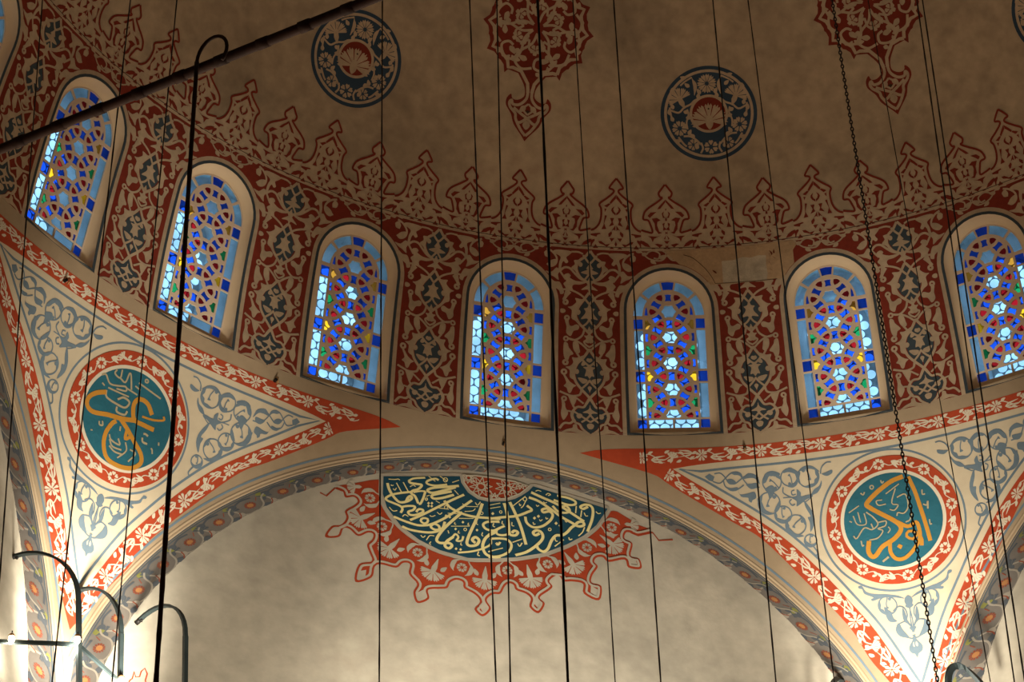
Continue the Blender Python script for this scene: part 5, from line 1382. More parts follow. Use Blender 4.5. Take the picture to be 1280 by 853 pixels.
def band_unit(p, s0, U, col, o):
    """one repeat of the floral border: star flower, tulip, carnation, tulip, joined by a waving stem"""
    h = 0.0078
    p.flower(s0, 0, h * 1.2, col, o, 8, rad(22.5), r0=0.1, notch=0.3, spread=0.66)
    w = [(s0 + U * i / 16, 0.0050 * math.sin(2 * math.pi * i / 8 + 0.4)) for i in range(17)]
    p.stroke(w, 0.0014, col, o, n=3)
    tulip(p, s0 + U * 0.145, -0.0038, U * 0.25, 1, col, o + 0.0001)
    p.carnation(s0 + U * 0.5, -0.003, h * 1.35, rad(70), col, o + 0.0001, 5, 2.3, 0.7)
    tulip(p, s0 + U * 0.855, 0.0038, U * 0.25, -1, col, o + 0.0001)
    for q, t, a in ((0.10, 0.0055, 20), (0.26, -0.006, -25), (0.38, 0.0055, 25), (0.42, -0.0065, 10), (0.62, 0.006, -20), (0.66, -0.006, 200), (0.80, -0.0055, 30), (0.92, 0.0055, 200)):
        p.leaf(s0 + U * q, t, 0.0085, 0.0042, rad(a), col, o + 0.0001)


def resamp(L, n):
    f, T = walk(L)
    return [f(T * i / n)[0] for i in range(n + 1)]


def mir(L):
    return [(-x, y) for x, y in L]


def pendentive(side, ac, tipL, tipR):
    parent = sheets[side]
    mp = pend_map(ac)
    OL = cr_points([(-tipL, 0.6045)] + [(x * (1 + (tipL - 0.458) / 0.458 * max(0, (-x - 0.2)) / 0.258), y) for x, y in OUTER[1:]], False, n=4)
    OR = mir(cr_points([(-tipR, 0.6045)] + [(x * (1 + (tipR - 0.458) / 0.458 * max(0, (-x - 0.2)) / 0.258), y) for x, y in OUTER[1:]], False, n=4))
    IL = cr_points([(x * (1 + (tipL - 0.458) / 0.458 * max(0, (-x - 0.2)) / 0.2), y) for x, y in INNER], False, n=4)
    IR_ = mir(cr_points([(x * (1 + (tipR - 0.458) / 0.458 * max(0, (-x - 0.2)) / 0.2), y) for x, y in INNER], False, n=4))
    top = [(-tipL + (tipL + tipR) * i / 40, T_UP - 0.010 * (abs(2 * i / 40 - 1) ** 14)) for i in range(41)]
    lo = [(IL[0][0] + (IR_[0][0] - IL[0][0]) * i / 30, T_LO + (IL[0][1] - T_LO) * (abs(2 * i / 30 - 1) ** 6)) for i in range(31)]
    outer = OL + OR[::-1][1:] + top[::-1][1:-1]
    inner = IL + IR_[::-1][1:] + lo[::-1][1:-1]
    if area2(outer) < 0:
        outer = outer[::-1]
    p = Paint(mp)
    p.poly(outer, 'v', 0.0010, step=0.02, holes=[inner])
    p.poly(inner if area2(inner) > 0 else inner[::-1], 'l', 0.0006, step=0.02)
    band = p.build('red_border', parent)
    # floral runs
    o = 0.0016
    iL, iR = IL[0][0], IR_[0][0]
    runs = []
    cl = [(iL - 0.05 + (iR - iL + 0.10) * i / 40, (T_UP + T_LO) / 2 - 0.004 * (abs(2 * i / 40 - 1) ** 6)) for i in range(41)]
    runs.append((cl, lambda s: 0.0096))
    A, B = resamp(OL[6:], 40), resamp(IL, 40)
    runs.append(([((a[0] + b[0]) / 2, (a[1] + b[1]) / 2) for a, b in zip(A, B)], 'L'))
    A2, B2 = resamp(OR[6:], 40), resamp(IR_, 40)
    runs.append(([((a[0] + b[0]) / 2, (a[1] + b[1]) / 2) for a, b in zip(A2, B2)], 'R'))
    for c, h in runs:
        if h in ('L', 'R'):
            a, b = (A, B) if h == 'L' else (A2, B2)
            ws = [math.dist(x, y) / 2 * 0.80 for x, y in zip(a, b)]
            ws[0] = ws[1] = 0.0105
            T = line_len(c)
            def half(s, ws=ws, T=T):
                i = min(int(s / T * 40), 39)
                u = s / T * 40 - i
                return max(0.006, min(ws[i] * (1 - u) + ws[i + 1] * u, 0.0135))
        else:
            half = h
        m, T = strip_map(mp, c, half)
        q = Paint(m)
        n = max(1, round(T / 0.0865))
        U = T / n
        for i in range(n):
            band_unit(q, U * i + U * 0.04, U, 'w', o)
        q.build('floral_run', band)
    # blue inner lines
    p = Paint(mp)
    d = 0.0105
    ins = cr_points(offset_line([*resamp(inner[::-1] if area2(inner) < 0 else inner, 120)], 0.0001, True), False, n=1)
    IL2 = offset_line(IL, d)
    IR2 = offset_line(IR_, -d)
    lo2 = [(x, T_LO - d + (0.0) - (0.0 if abs(x) < abs(iL) * 0.8 else 0.0)) for x, y in lo]
    ccw = area2(inner) > 0
    def inset(loop, dd):
        L = loop if area2(loop) > 0 else loop[::-1]
        q = offset_line(L, dd, True)
        P = np.array(q)
        keep = []
        for a in q:
            mn = min((a[0] - b[0]) ** 2 + (a[1] - b[1]) ** 2 for b in L) ** 0.5
            if mn > dd * 0.93:
                keep.append(a)
        return keep
    tri_ = inset(inner, 0.0100)
    p.stroke(tri_, 0.0034, 'b', 0.0012, closed=True, smooth=False)
    p.disc(-0.003, 0.4815, 0.1050, 'b', 0.0012, 96, r0=0.1020, ry=0.1020)
    p.build('blue_lines', parent)
    # blue arabesques in the three corners
    kL, kR = tipL / 0.458, tipR / 0.458
    def warp(k, sgn):
        def g(x, y, off):
            s = 1 + (k - 1) * max(0, (abs(x) - 0.2)) / 0.2
            return mp(sgn * abs(x) * s if True else x, y, off)
        return g
    for mirr, kk in ((False, kL), (True, kR)):
        p = Paint(warp(kk, 1 if mirr else -1))
        p.traced(D_arab_corner, mirr, base=0.0012, recol={'t': 'l'})
        p.build('arabesque', parent)
    p = Paint(mp)
    p.traced(D_arab_bottom, False, base=0.0012, recol={'t': 'l'})
    p.traced(D_arab_bottom, True, base=0.0012, recol={'t': 'l'})
    p.build('arabesque', parent)


pendentive('left', -30.5, 0.437, 0.416)
pendentive('right', 30.2, 0.458, 0.437)


# --- calligraphy roundels
def roundel(ac, data, dx, label):
    t = empty('calligraphy_roundel', (0, 0, 0))
    yc = 0.4815
    zc = Z2 + R2 * math.sin(yc / R2)
    k = 0.0695
    m = tangent_map(zc, Z2, R2, k, rad(ac) + dx / 1.09)
    c = m(0, 0, 0)
    t.location = c

    def sub(p, name):
        p.v = [(v[0] - c[0], v[1] - c[1], v[2] - c[2]) for v in p.v]
        return p.build(name, t)
    p = Paint(m, 0.6)
    p.disc(0, 0, 1.0, 'e', 0.0040, 64, ry=0.965, rings=6)
    n = 64
    b = len(p.v)
    sub(p, 'teal_disc')
    p = Paint(m)
    p.disc(0, 0, 1.07, 'w', 0.0036, 64, r0=1.0, ry=1.035)
    v0 = len(p.v)
    sub(p, 'white_rim')
    p = Paint(m)
    p.disc(0, 0, 1.36, 'v', 0.0030, 72, r0=1.065, ry=1.32)
    sub(p, 'red_ring')
    # flowers of the ring: eight small rosettes with carnations and tulips between them
    def ring_map(s, tt, off=0.0):
        a = s
        r = 1.213 + tt * 12.5
        return m(r * math.cos(a), r * 0.97 * math.sin(a), off)
    q = Paint(ring_map)
    o = 0.0034
    class RP:
        pass
    q2 = Paint(m, 0.6)
    for i in range(8):
        a = rad(45 * i + 5)
        x, y = 1.213 * math.cos(a), 1.213 * 0.97 * math.sin(a)
        q2.flower(x, y, 0.122, 'w', o, 6, a, r0=0.36, spread=0.9, notch=0.3)
        q2.disc(x, y, 0.042, 'v', o + 0.0003, 10)
        for dd, kind in ((11, 'leafs'), (19, 'carn'), (33, 'tul')):
            b = a + rad(dd)
            X, Y = 1.213 * math.cos(b), 1.213 * 0.97 * math.sin(b)
            if kind == 'carn':
                q2.carnation(X, Y, 0.125, b + rad(60), 'w', o, 5, 2.4, 0.8)
            elif kind == 'tul':
                for e in (-0.42, 0, 0.42):
                    q2.leaf(X + 0.03 * math.cos(b), Y + 0.03 * math.sin(b), 0.20, 0.055, b + rad(-120) + e * 0.8, 'w', o)
            else:
                q2.leaf(X * 1.04, Y * 1.04, 0.10, 0.055, b + rad(120), 'w', o)
                q2.leaf(X * 0.95, Y * 0.95, 0.10, 0.05, b + rad(60), 'w', o)
    for i in range(8):
        w = []
        for j in range(13):
            b = rad(45 * i + 45 * j / 12)
            r = 1.213 + 0.06 * math.sin(2 * math.pi * j / 6)
            w.append((r * math.cos(b), r * 0.97 * math.sin(b)))
        q2.stroke(w, 0.018, 'w', o, n=2)
    sub(q2, 'flower_ring')
    p = Paint(m, 0.6)
    p.traced([d for d in data if d[1] == 'o'], k=1e-3, base=0.0044, wk=0.86)
    sub(p, 'gilt_inscription')
    p = Paint(m, 0.6)
    p.traced([d for d in data if d[1] == 'c'], k=1e-3, base=0.0044)
    tag(sub(p, 'small_inscription'), kind='stuff')
    return tag(t, label, 'roundel', 'calligraphy roundels on the corners under the dome')


roundel(-30.5, D_umar, 0.001, 'teal calligraphy roundel in a red floral ring on the left corner, crossed by two wires')
roundel(30.2, D_abu, -0.002, 'teal calligraphy roundel in a red floral ring on the right corner, crossed by a chain')

# ================================================================== ARCH SOFFITS, MOULDINGS, TYMPANUM
def soffit_paint(s, t, off=0.0):
    """s: angle along the arch in radians, t: 0 at the edge, 1 at the wall"""
    return soffit_th(s, t, off)


ts, te = ths_all[0], ths_all[-1]
p = Paint(soffit_paint)
o = 0.0010
N = 60
tt = [ts + (te - ts) * i / 120 for i in range(121)]


def sband(p, t0, t1, col, off):
    v = [(a, t0) for a in tt] + [(a, t1) for a in tt]
    n = len(tt)
    p._add(v, [(i, n + i, n + i + 1, i + 1) for i in range(n - 1)], col, off)


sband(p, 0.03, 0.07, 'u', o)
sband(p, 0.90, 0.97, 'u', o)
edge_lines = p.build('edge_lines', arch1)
U = rad(5.25)
unit = Paint(soffit_paint)


class SP(Paint):
    pass


# work in a local frame where x runs along the arch in R and y across it; width about 0.05
WIDTH = 0.046


def sm(x, y, off=0.0):
    return soffit_th(math.pi / 2 - x / 0.57, 0.5 - y / WIDTH, off)


def unit_at(p, x0, flip):
    o = 0.0010
    f = flip
    p.flower(x0, 0, 0.0088, 'R', o, 12, 0, r0=0.3, spread=0.8)
    p.disc(x0, 0, 0.0046, 'g', o + 0.0005, 14)
    # scroll round the rosette and on to the next palmette
    p.stroke([(x0 - 0.026, f * 0.006), (x0 - 0.018, -f * 0.013), (x0, -f * 0.0175), (x0 + 0.016, -f * 0.010), (x0 + 0.022, f * 0.006), (x0 + 0.03, f * 0.013)], 0.0026, 'M', o)
    p.stroke([(x0 - 0.020, f * 0.012), (x0 - 0.006, f * 0.0175), (x0 + 0.010, f * 0.015)], 0.0030, 'B', o)
    p.carnation(x0 + 0.026, f * 0.004, 0.0125, rad(60 * f), 'B', o + 0.0002, 5, 2.6, 0.6)
    p.leaf(x0 + 0.014, -f * 0.013, 0.015, 0.010, rad(-10 * f), 'B', o + 0.0001)
    p.leaf(x0 - 0.016, f * 0.010, 0.014, 0.009, rad(150 * f), 'B', o + 0.0001)
    p.leaf(x0 - 0.019, -f * 0.006, 0.012, 0.009, rad(-120 * f), 'M', o + 0.0001)
    p.leaf(x0 + 0.019, f * 0.014, 0.010, 0.0075, rad(20 * f), 'O', o + 0.0003)
    p.leaf(x0 + 0.024, f * 0.0125, 0.009, 0.007, rad(-50 * f), 'O', o + 0.0003)
    p.stroke([(x0 + 0.012, f * 0.004), (x0 + 0.017, f * 0.012)], 0.0012, 'R', o + 0.0002)
    p.stroke([(x0 + 0.033, -f * 0.004), (x0 + 0.030, -f * 0.012), (x0 + 0.025, -f * 0.016)], 0.0018, 'R', o + 0.0002)


fl_protos = []
p = Paint(sm)
x = 0
k = 0
step = 0.0545
for i in range(-15, 16):
    x0 = i * step + 0.0085
    th = math.pi / 2 - x0 / 0.57
    if te < th - 0.03 and th + 0.03 < ts:
        unit_at(p, x0, 1)
flowers = p.build('flower_band', arch1)
for a in (arch2, arch3):
    share(edge_lines, None, None, a)
    share(flowers, None, None, a)

# mouldings on the face of the arch and the blue line outside them, following the edge
for i, turn in enumerate((0, -60, 60)):
    mp = pend_map(turn)
    L = edge[1:-1]
    par = ARCHES[i]
    for d, w, hgt, nm in ((0.0034, 0.0034, 0.0009, 'moulding'), (0.0080, 0.0036, 0.0012, 'moulding')):
        if i == 0:
            V, F = [], []
            prof = [(-w / 2, 0.0), (-w / 2 * 0.8, hgt * 0.7), (0, hgt), (w / 2 * 0.8, hgt * 0.7), (w / 2, 0.0)]
            n = len(prof)
            for a, h in prof:
                for x, y in offset_line(L, d + a):
                    V.append(mp(x, y, h))
            n2 = len(L)
            for a in range(n - 1):
                for b in range(n2 - 1):
                    F.append((a * n2 + b, a * n2 + b + 1, (a + 1) * n2 + b + 1, (a + 1) * n2 + b))
            mo = mesh_obj(nm, V, F, 'mould_plaster', par, None, True)
        else:
            pass
        if i == 0:
            for a, r in ((arch2, None), (arch3, None)):
                share(mo, None, None, a)
    if i == 0:
        p = Paint(mp)
        p.stroke(offset_line(L, 0.0160), 0.0030, 'b', 0.0012, smooth=False)
        p.stroke(offset_line(L, 0.0010), 0.0014, 'u', 0.0012, smooth=False)
        bl = p.build('blue_line', par)
        for a in (arch2, arch3):
            share(bl, None, None, a)

# --- calligraphy panel on the middle wall
pan = empty('calligraphy_lunette', (0, 0, 0))
org = wall_map(-0.005, -0.13, 0)
pan.location = org


def sub(p, name, par=None):
    p.v = [(v[0] - org[0], v[1] - org[1], v[2] - org[2]) for v in p.v]
    return p.build(name, par if par is not None else pan)


lun = [(D_lunette[i] * 1e-4, D_lunette[i + 1] * 1e-4) for i in range(0, len(D_lunette), 2)]
if area2(lun) < 0:
    lun = lun[::-1]
p = Paint(wall_map)
p.poly(lun, 'p', 0.0024)
sub(p, 'teal_field')
p = Paint(wall_map)
p.traced(D_cal, base=0.0026, wk=1.15)
sub(p, 'gilt_inscription')
# rim round the field, thicker below
p = Paint(wall_map)
rim = [q for q in lun]
p.stroke(offset_line(resample(lun, 160), -0.0030, True), 0.0060, 'q', 0.0018, closed=True, smooth=False)
sub(p, 'pale_rim')
# rosette of interlaced stars in the half round at the top
p = Paint(wall_map)
half = [(-0.0555, -0.0665), (-0.0535, -0.079), (-0.0455, -0.0915), (-0.032, -0.1005), (-0.017, -0.1025), (0.008, -0.0975), (0.027, -0.086), (0.040, -0.0715), (0.020, -0.0665), (-0.010, -0.0650), (-0.035, -0.0650)]
if area2(half) < 0:
    half = half[::-1]
p.poly(half, 'v', 0.0020)


def clipped(p, a, b, w, col, off, poly):
    """the parts of a straight line that lie inside poly"""
    n = 24
    P = np.array([(a[0] + (b[0] - a[0]) * i / n, a[1] + (b[1] - a[1]) * i / n) for i in range(n + 1)])
    m = inside(P, poly)
    i = 0
    while i <= n:
        if m[i]:
            j = i
            while j < n and m[j + 1]:
                j += 1
            if j > i:
                p.stroke([tuple(P[i]), tuple(P[j])], w, col, off, smooth=False)
            i = j
        i += 1


k_ = 0
for cx, cy, r0 in ((-0.0292, -0.0822, 0.0168), (0.0080, -0.0800, 0.0168), (-0.0107, -0.0990, 0.0090), (-0.047, -0.070, 0.010), (0.028, -0.069, 0.010)):
    for j in range(10):
        a0, a1 = rad(36 * j + 9), rad(36 * (j + 4) + 9)
        k_ += 1
        clipped(p, (cx + r0 * math.cos(a0), cy + r0 * math.sin(a0)), (cx + r0 * math.cos(a1), cy + r0 * math.sin(a1)), 0.0013, 'w', 0.0026 + k_ * 0.00003, half)
p.stroke(half, 0.0020, 'w', 0.0045, closed=True, smooth=False)
sub(p, 'star_rosette')
tag(pan, 'half round teal calligraphy panel with gold script below the arch crown', 'calligraphy panel')

# --- red lace border hanging round the panel: paint on the wall
lace = [(D_lace[i] * 1e-4, D_lace[i + 1] * 1e-4) for i in range(0, len(D_lace), 2)]
low = [q for q in lun]
# lower curve of the panel from upper left corner round to upper right corner
i0 = min(range(len(lun)), key=lambda i: math.dist(lun[i], (-0.1686, -0.0856)))
seq = lun[i0:] + lun[:i0]
i1 = min(range(len(seq)), key=lambda i: math.dist(seq[i], (0.1541, -0.0927)))
lowc = seq[:i1 + 1] if seq[1][1] < seq[0][1] else [seq[0]] + seq[i1:][::-1]
lowc = cr_points(lowc, False, n=4)
low_out = offset_line(lowc, -0.0058)
if abs(low_out[40][1]) < abs(lowc[40][1]):
    low_out = offset_line(lowc, 0.0058)
lt = lambda D: [(D[i] * 1e-4, D[i + 1] * 1e-4) for i in range(0, len(D), 2)]
body = resamp(cr_points(lace[2:-2], False, n=4), 900)
low_in = [q for q in low_out if q[1] < -0.088]
loop = body + lt(D_lace_top_r) + low_in[::-1] + lt(D_lace_top_l)
if area2(loop) < 0:
    loop = loop[::-1]
p = Paint(wall_map)
p.poly(loop, 'v', 0.0010)
border = p.build('lace_border', wall_back)
p = Paint(wall_map)
p.stroke(lace[:4], 0.0022, 'v', 0.0011, smooth=False)
p.stroke(lace[-5:], 0.0022, 'v', 0.0011, smooth=False)
p.build('lace_end', border)
p = Paint(wall_map)
p.stroke(lt(D_small_lace), 0.0018, 'v', 0.0011, smooth=False)
p.build('lace_tip', wall_back)
# pale line inside the edge
sgn = 1
mid = offset_line(body, 0.004)
c0 = np.array([(-0.005, -0.10)])
if not inside(np.array([offset_line(body, 0.003)[len(body) // 2]]), loop)[0]:
    sgn = -1
tl = offset_line(body, sgn * 0.0046)
BB = np.array(body)
tl = [q for q in tl if ((BB - np.array(q)) ** 2).sum(1).min() > 0.0045 ** 2]
p = Paint(wall_map)
p.stroke(tl, 0.0033, 'q', 0.0014, smooth=False, ramp=0.0012)
p.build('pale_line', border)
# the drops at the tips are pale inside
p = Paint(wall_map)
TIPS = [(-0.2480, -0.1975, -148), (-0.206, -0.2652, -128), (-0.1209, -0.2896, -112), (-0.0289, -0.2975, -92), (0.0488, -0.2789, -82), (0.136, -0.2483, -62), (0.1974, -0.1874, -42)]
for x, y, a in TIPS:
    c, s = math.cos(rad(a)), math.sin(rad(a))
    p.poly([(x + (u - 0.0112) * c - v * s, y + (u - 0.0112) * s + v * c) for u, v in ((-0.013, 0), (-0.003, 0.0062), (0.0075, 0), (-0.003, -0.0062))], 'q', 0.0015, smooth=False)
p.build('pale_drop', border)
q = Paint(wall_map)
for x, y, a in ((-0.2040, -0.1640, -150), (-0.1625, -0.2100, -128), (-0.1005, -0.2400, -110), (-0.0265, -0.2440, -94), (0.0400, -0.2320, -78), (0.1030, -0.2000, -58), (0.1625, -0.1560, -38)):
    q.carnation(x - 0.006 * math.cos(rad(a)), y - 0.006 * math.sin(rad(a)), 0.0180, rad(a), 'q', 0.0015, 5, 3.2, 1.2)
    for s in (-1, 1):
        b = rad(a + s * 100)
        q.leaf(x - 0.008 * math.cos(rad(a)) + 0.010 * math.cos(b), y - 0.008 * math.sin(rad(a)) + 0.010 * math.sin(b), 0.012, 0.007, b + s * 0.9, 'q', 0.0016)
for x, y, a in ((-0.2070, -0.1090, -175), (0.1860, -0.1150, 0)):
    q.carnation(x, y, 0.0135, rad(a), 'q', 0.0015, 4, 2.6, 0.6)
for x, y in ((-0.1872, -0.1256), (-0.1700, -0.1712), (-0.1200, -0.2072), (-0.0580, -0.2232), (0.0060, -0.2190), (0.0640, -0.2000), (0.1215, -0.1636), (0.1590, -0.1236)):
    q.flower(x, y, 0.0078, 'q', 0.0016, 8, 0.2, r0=0.3, centre='v', spread=0.9)
    q.stroke([(x - 0.013 * math.cos(math.atan2(y + 0.085, x + 0.006) + 0.9), y - 0.013 * math.sin(math.atan2(y + 0.085, x + 0.006) + 0.9)), (x - 0.017 * math.cos(math.atan2(y + 0.085, x + 0.006)), y - 0.017 * math.sin(math.atan2(y + 0.085, x + 0.006))), (x - 0.013 * math.cos(math.atan2(y + 0.085, x + 0.006) - 0.9), y - 0.013 * math.sin(math.atan2(y + 0.085, x + 0.006) - 0.9))], 0.0020, 'q', 0.0016)
    # crescents embracing the daisy
    an = math.atan2(y + 0.085, x + 0.006)
    for s in (-1, 1):
        pts = arc_pts(x, y, 0.0135, math.degrees(an) + s * 38, math.degrees(an) + s * 142, 8)
        q.stroke(pts, 0.0066, 'q', 0.0016, taper=2)
q.stroke(offset_line([c for c in low_out if c[1] < -0.09], 0.0025 * (1 if low_out[40][1] < offset_line(low_out, 0.002)[40][1] else -1)), 0.0012, 'q', 0.0015, smooth=False)
q.build('flower', border)

# ================================================================== THINGS HANGING AND STANDING IN FRONT
CAMP = np.array([-0.83798, -2.23693, -2.54621])


def tube(path, r, name, m, parent=None, n=6, rs=None, flat=None):
    """round bar along a path (R units); rs gives a radius per point; flat=(width, thickness, width direction) makes it a strap"""
    P = [Vector(p) * S for p in path]
    V, F = [], []
    up = Vector((0.31, 0.2, 0.93))
    k = len(P)
    for i in range(k):
        d = (P[min(i + 1, k - 1)] - P[max(i - 1, 0)]).normalized()
        if flat:
            e = Vector(flat[2])
            e = (e - d * e.dot(d)).normalized()
            f = d.cross(e)
            a, b = flat[0] * S / 2, flat[1] * S / 2
            V += [P[i] + e * a + f * b, P[i] - e * a + f * b, P[i] - e * a - f * b, P[i] + e * a - f * b]
            m_ = 4
        else:
            e = d.cross(up).normalized()
            f = d.cross(e)
            rr = (rs[i] if rs else r) * S
            m_ = n
            V += [P[i] + (e * math.cos(2 * math.pi * j / n) + f * math.sin(2 * math.pi * j / n)) * rr for j in range(n)]
    for i in range(k - 1):
        for j in range(m_):
            F.append((i * m_ + j, i * m_ + (j + 1) % m_, (i + 1) * m_ + (j + 1) % m_, (i + 1) * m_ + j))
    F.append(tuple(range(m_))[::-1])
    F.append(tuple((k - 1) * m_ + j for j in range(m_)))
    return mesh_obj(name, [tuple(v) for v in V], F, m, parent, None, flat is None)


def to_dome(a, b):
    """carry the line a -> b upwards to the dome or the ring ceiling"""
    a, b = np.array(a), np.array(b)
    d = (b - a) / np.linalg.norm(b - a)
    o = b - np.array([0, 0, ZC])
    B = o @ d
    Cc = o @ o - RS * RS
    D = B * B - Cc
    if D > 0:
        q = b + d * (-B + math.sqrt(D))
        if q[2] > 0.02:
            return tuple(q - d * 0.002)
    t = (0.0 - b[2]) / d[2]
    return tuple(b + d * t)


def hanging(name, low, high, r, label, kind, m='wire', extra=0.55):
    """a wire or chain through two points, up to the dome and down out of sight"""
    low, high = np.array(low), np.array(high)
    top = np.array(to_dome(low, high))
    top = tuple(top - (high - low) / np.linalg.norm(high - low) * (0.004 if kind == 'chain' else 0.0))
    bot = tuple(low + (low - high) / np.linalg.norm(low - high) * extra)
    L = np.linalg.norm(np.array(top) - np.array(bot))
    if kind == 'chain':
        V, F = [], []
        d = Vector(bot) - Vector(top)
        d.normalize()
        e = d.cross(Vector((0.3, 0.9, 0.1))).normalized()
        f = d.cross(e)
        pitch = r * 6.0
        n = int(L / pitch)
        for i in range(n + 1):
            c = Vector(top) + d * (i * pitch)
            u, w = (e, f) if i % 2 else (f, e)
            for q in range(8):
                a = 2 * math.pi * q / 8
                pc = c + d * (math.cos(a) * r * 3.9) + u * (math.sin(a) * r * 1.7)
                rd = (d * math.cos(a) + u * math.sin(a)).normalized()
                b = 8 * 4 * i
                for z in range(4):
                    t = math.pi / 2 * z
                    V.append(tuple((pc + (rd * math.cos(t) + w * math.sin(t)) * r * 0.85) * S))
                for z in range(4):
                    F.append((b + q * 4 + z, b + q * 4 + (z + 1) % 4, b + ((q + 1) % 8) * 4 + (z + 1) % 4, b + ((q + 1) % 8) * 4 + z))
        o = mesh_obj(name, V, F, m, None, None, True)
    else:
        n = int(L / 0.022)
        path, rs = [], []
        for i in range(n + 1):
            t = i / n
            path.append([top[j] + (bot[j] - top[j]) * t for j in range(3)])
            rs.append(r * (1.0 if i % 3 else 1.32))        # twists and knots along the wire
        o = tube(path, r, name, m, None, 5, rs)
    tag(o, label, 'chain' if kind == 'chain' else 'wire', 'lamp wires and chains hanging from the dome')
    return o


for it in WIRES:
    hanging(*it)

# --- iron tie bar crossing the upper left corner, with a rod hooked on it
a, b = np.array(BAR_A), np.array(BAR_B)
d = (b - a) / np.linalg.norm(b - a)
bar = empty('iron_tie_bar', tuple(a))
o0 = Vector(tuple(a)) * S
p0, p1 = a - d * 0.9, b + d * 1.3


def under(root, path, r, name, m, **kw):
    q = [tuple(Vector(x) - Vector(root.location) / S) for x in path]
    return tube(q, r, name, m, root, **kw)


under(bar, [p0, p0 * 0.5 + p1 * 0.5, p1], 0.0031, 'round_bar', 'rust_iron', n=10)
rnd = random.Random(3)
for i in range(9):
    t = (i + 0.5) / 9
    c = a + (b - a) * t
    under(bar, [c - d * 0.0035, c + d * 0.0035], 0.0035 + rnd.random() * 0.0003, 'knot', 'rust_iron', n=8)
tag(bar, 'thick dark iron bar slanting across the upper left corner', 'bar')

h = np.array(ROD_TOP)
l = np.array(ROD_LOW)
rod = empty('hooked_rod', tuple(l))
e = (l - h) / np.linalg.norm(l - h)
side = np.array([d[0], d[1], d[2]])
n = 60
path = [h + e * np.linalg.norm(l - h) * i / n for i in range(n + 1)]
path.append(l + e * 0.5)
rr = [0.00122 * (1.0 + 0.16 * (i % 4 == 0)) for i in range(len(path))]
under(rod, path, 0.00135, 'long_rod', 'rust_iron', n=8, rs=rr)
hk = []
for i in range(15):
    t = math.pi * (1.0 - i / 14 * 1.25)
    hk.append(h + side * (0.0098 + 0.0098 * math.cos(t)) - e * (0.0135 * math.sin(t)) + np.array([0, -0.004, 0]) * (i / 14))
under(rod, hk, 0.0011, 'hook', 'rust_iron', n=8)
tag(rod, 'long rusty vertical rod with a curled hook caught over the slanting iron bar', 'rod')

# --- lamp rail on the cornice: posts bent back into the wall, rails and glowing bulbs
ZR = -0.528


def post(foot, top, anchor, label, r=0.0031, bend=0.03, strap=True, wd=(0.85, 0.5, 0)):
    t = empty('lamp_post', foot)
    f, tp, an = Vector(foot), Vector(top), Vector(anchor)
    down = Vector((f.x, f.y, -0.741))
    path = [down, f, tp - (tp - f).normalized() * 0.025]
    n = 12
    c1 = tp + (tp - f).normalized() * bend
    c2 = an.lerp(tp, 0.45) + Vector((0, 0, bend * 1.15))
    p0_ = path[-1]
    for i in range(1, n + 1):
        s = i / n
        q = p0_ * (1 - s) ** 3 + c1 * 3 * s * (1 - s) ** 2 + c2 * 3 * s * s * (1 - s) + an * s ** 3
        path.append(q)
    q = [tuple(x - f) for x in path]
    tube(q[:3], r, 'upright', 'green_iron', t, flat=(r * 2, r * 1.5, wd))
    tube(q[2:], r, 'bent_arm', 'green_iron', t, flat=(r * 2, r * 1.1, wd))
    dd = Vector(q[-1]) - Vector(q[-2])
    dd.normalize()
    tube([tuple(Vector(q[-1]) - dd * 0.002), tuple(Vector(q[-1]) + dd * 0.006)], 0.0036, 'wall_anchor', 'iron', t, n=8)
    tube([tuple(Vector(q[-1]) - dd * 0.004 + Vector((0, 0, -0.005))), tuple(Vector(q[-1]) - dd * 0.004 + Vector((0, 0, 0.002)))], 0.0018, 'bolt', 'iron', t, n=6)
    tag(t, label, 'lamp post', 'bent iron posts of the cornice rail')
    return t


for it in POSTS:
    post(*it)


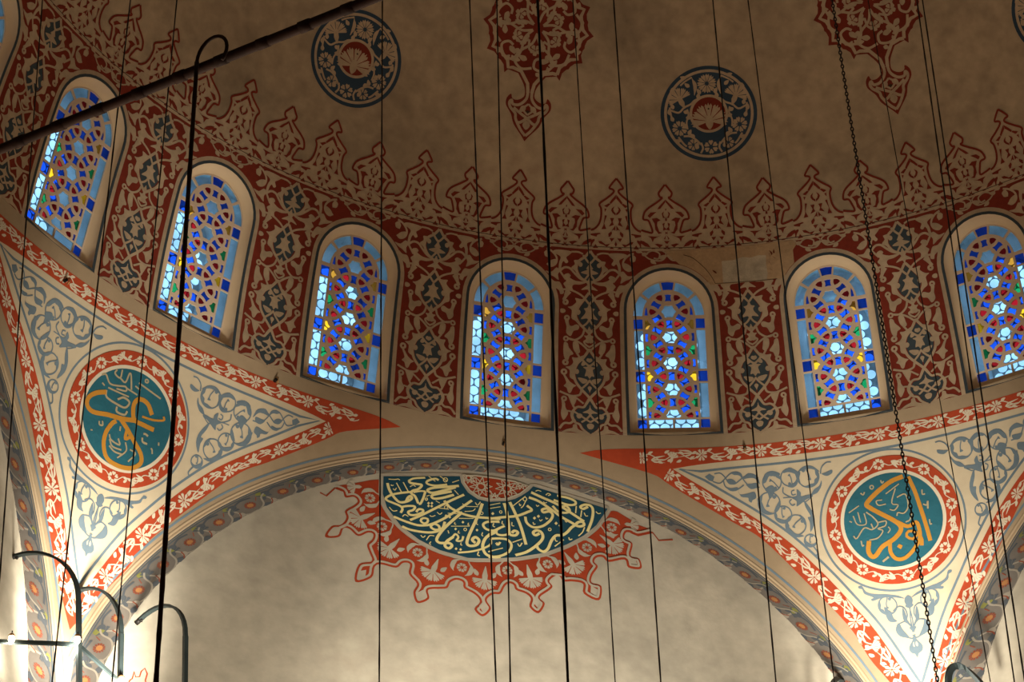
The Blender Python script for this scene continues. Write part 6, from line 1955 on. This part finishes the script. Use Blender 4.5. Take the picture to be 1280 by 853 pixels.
def rail(name, pts, label):
    t = tube(pts, 0.0022, name, 'green_iron', None, flat=(0.0052, 0.0030, (0, 0, 1)))
    tag(t, label, 'rail', 'rails between the lamp posts')


for it in RAILS:
    rail(*it)


def bulb(p, label):
    t = empty('light_bulb', p)
    prof = [(0.0001, 0.0062), (0.0012, 0.0060), (0.0030, 0.0045), (0.0042, 0.0030), (0.0043, 0.0016), (0.0036, 0.0008)]
    gl = [(0.0034, 0.0010), (0.0041, -0.0012), (0.0038, -0.0040), (0.0026, -0.0068), (0.0012, -0.0090), (0.0001, -0.0100)]

    def lathe(pr, name, m):
        V, F = [], []
        for r_, z in pr:
            V += [(r_ * math.cos(2 * math.pi * i / 14) * S, r_ * math.sin(2 * math.pi * i / 14) * S, z * S) for i in range(14)]
        for j in range(len(pr) - 1):
            for i in range(14):
                F.append((j * 14 + i, (j + 1) * 14 + i, (j + 1) * 14 + (i + 1) % 14, j * 14 + (i + 1) % 14))
        return mesh_obj(name, V, F, m, t, None, True)
    lathe(prof, 'socket_cap', 'brass')
    lathe(gl, 'glass_globe', 'bulb_glow')
    tube([(0, 0, 0.0055), (0, 0, 0.0095)], 0.0008, 'cap_pin', 'iron', t, n=6)
    tag(t, label, 'light bulb', 'bulbs on the cornice rail')
    l = bpy.data.lights.new('bulb_light', 'POINT')
    l.energy = BULB_W
    l.color = WHITE
    l.shadow_soft_size = 0.05
    lo = bpy.data.objects.new('bulb_light', l)
    lo.location = (-0.02, 0.12, -0.05)
    COL.objects.link(lo)
    lo.parent = t


for it in BULBS:
    bulb(*it)

# --- two small lamp hooks in the plain band under the windows
for p, nrm, lab in HOOKS:
    t = empty('wall_hook', p)
    nv = Vector(nrm).normalized()
    tube([(0, 0, 0), tuple(nv * 0.006)], 0.0022, 'wall_plate', 'iron', t, n=8)
    tube([tuple(nv * 0.005 + Vector((0, 0, 0.003))), tuple(nv * 0.010), tuple(nv * 0.0105 + Vector((0, 0, -0.006))), tuple(nv * 0.006 + Vector((0, 0, -0.0085)))], 0.0011, 'ring', 'brass', t, n=6)
    tag(t, lab, 'hook', 'small hooks in the plain band below the windows')
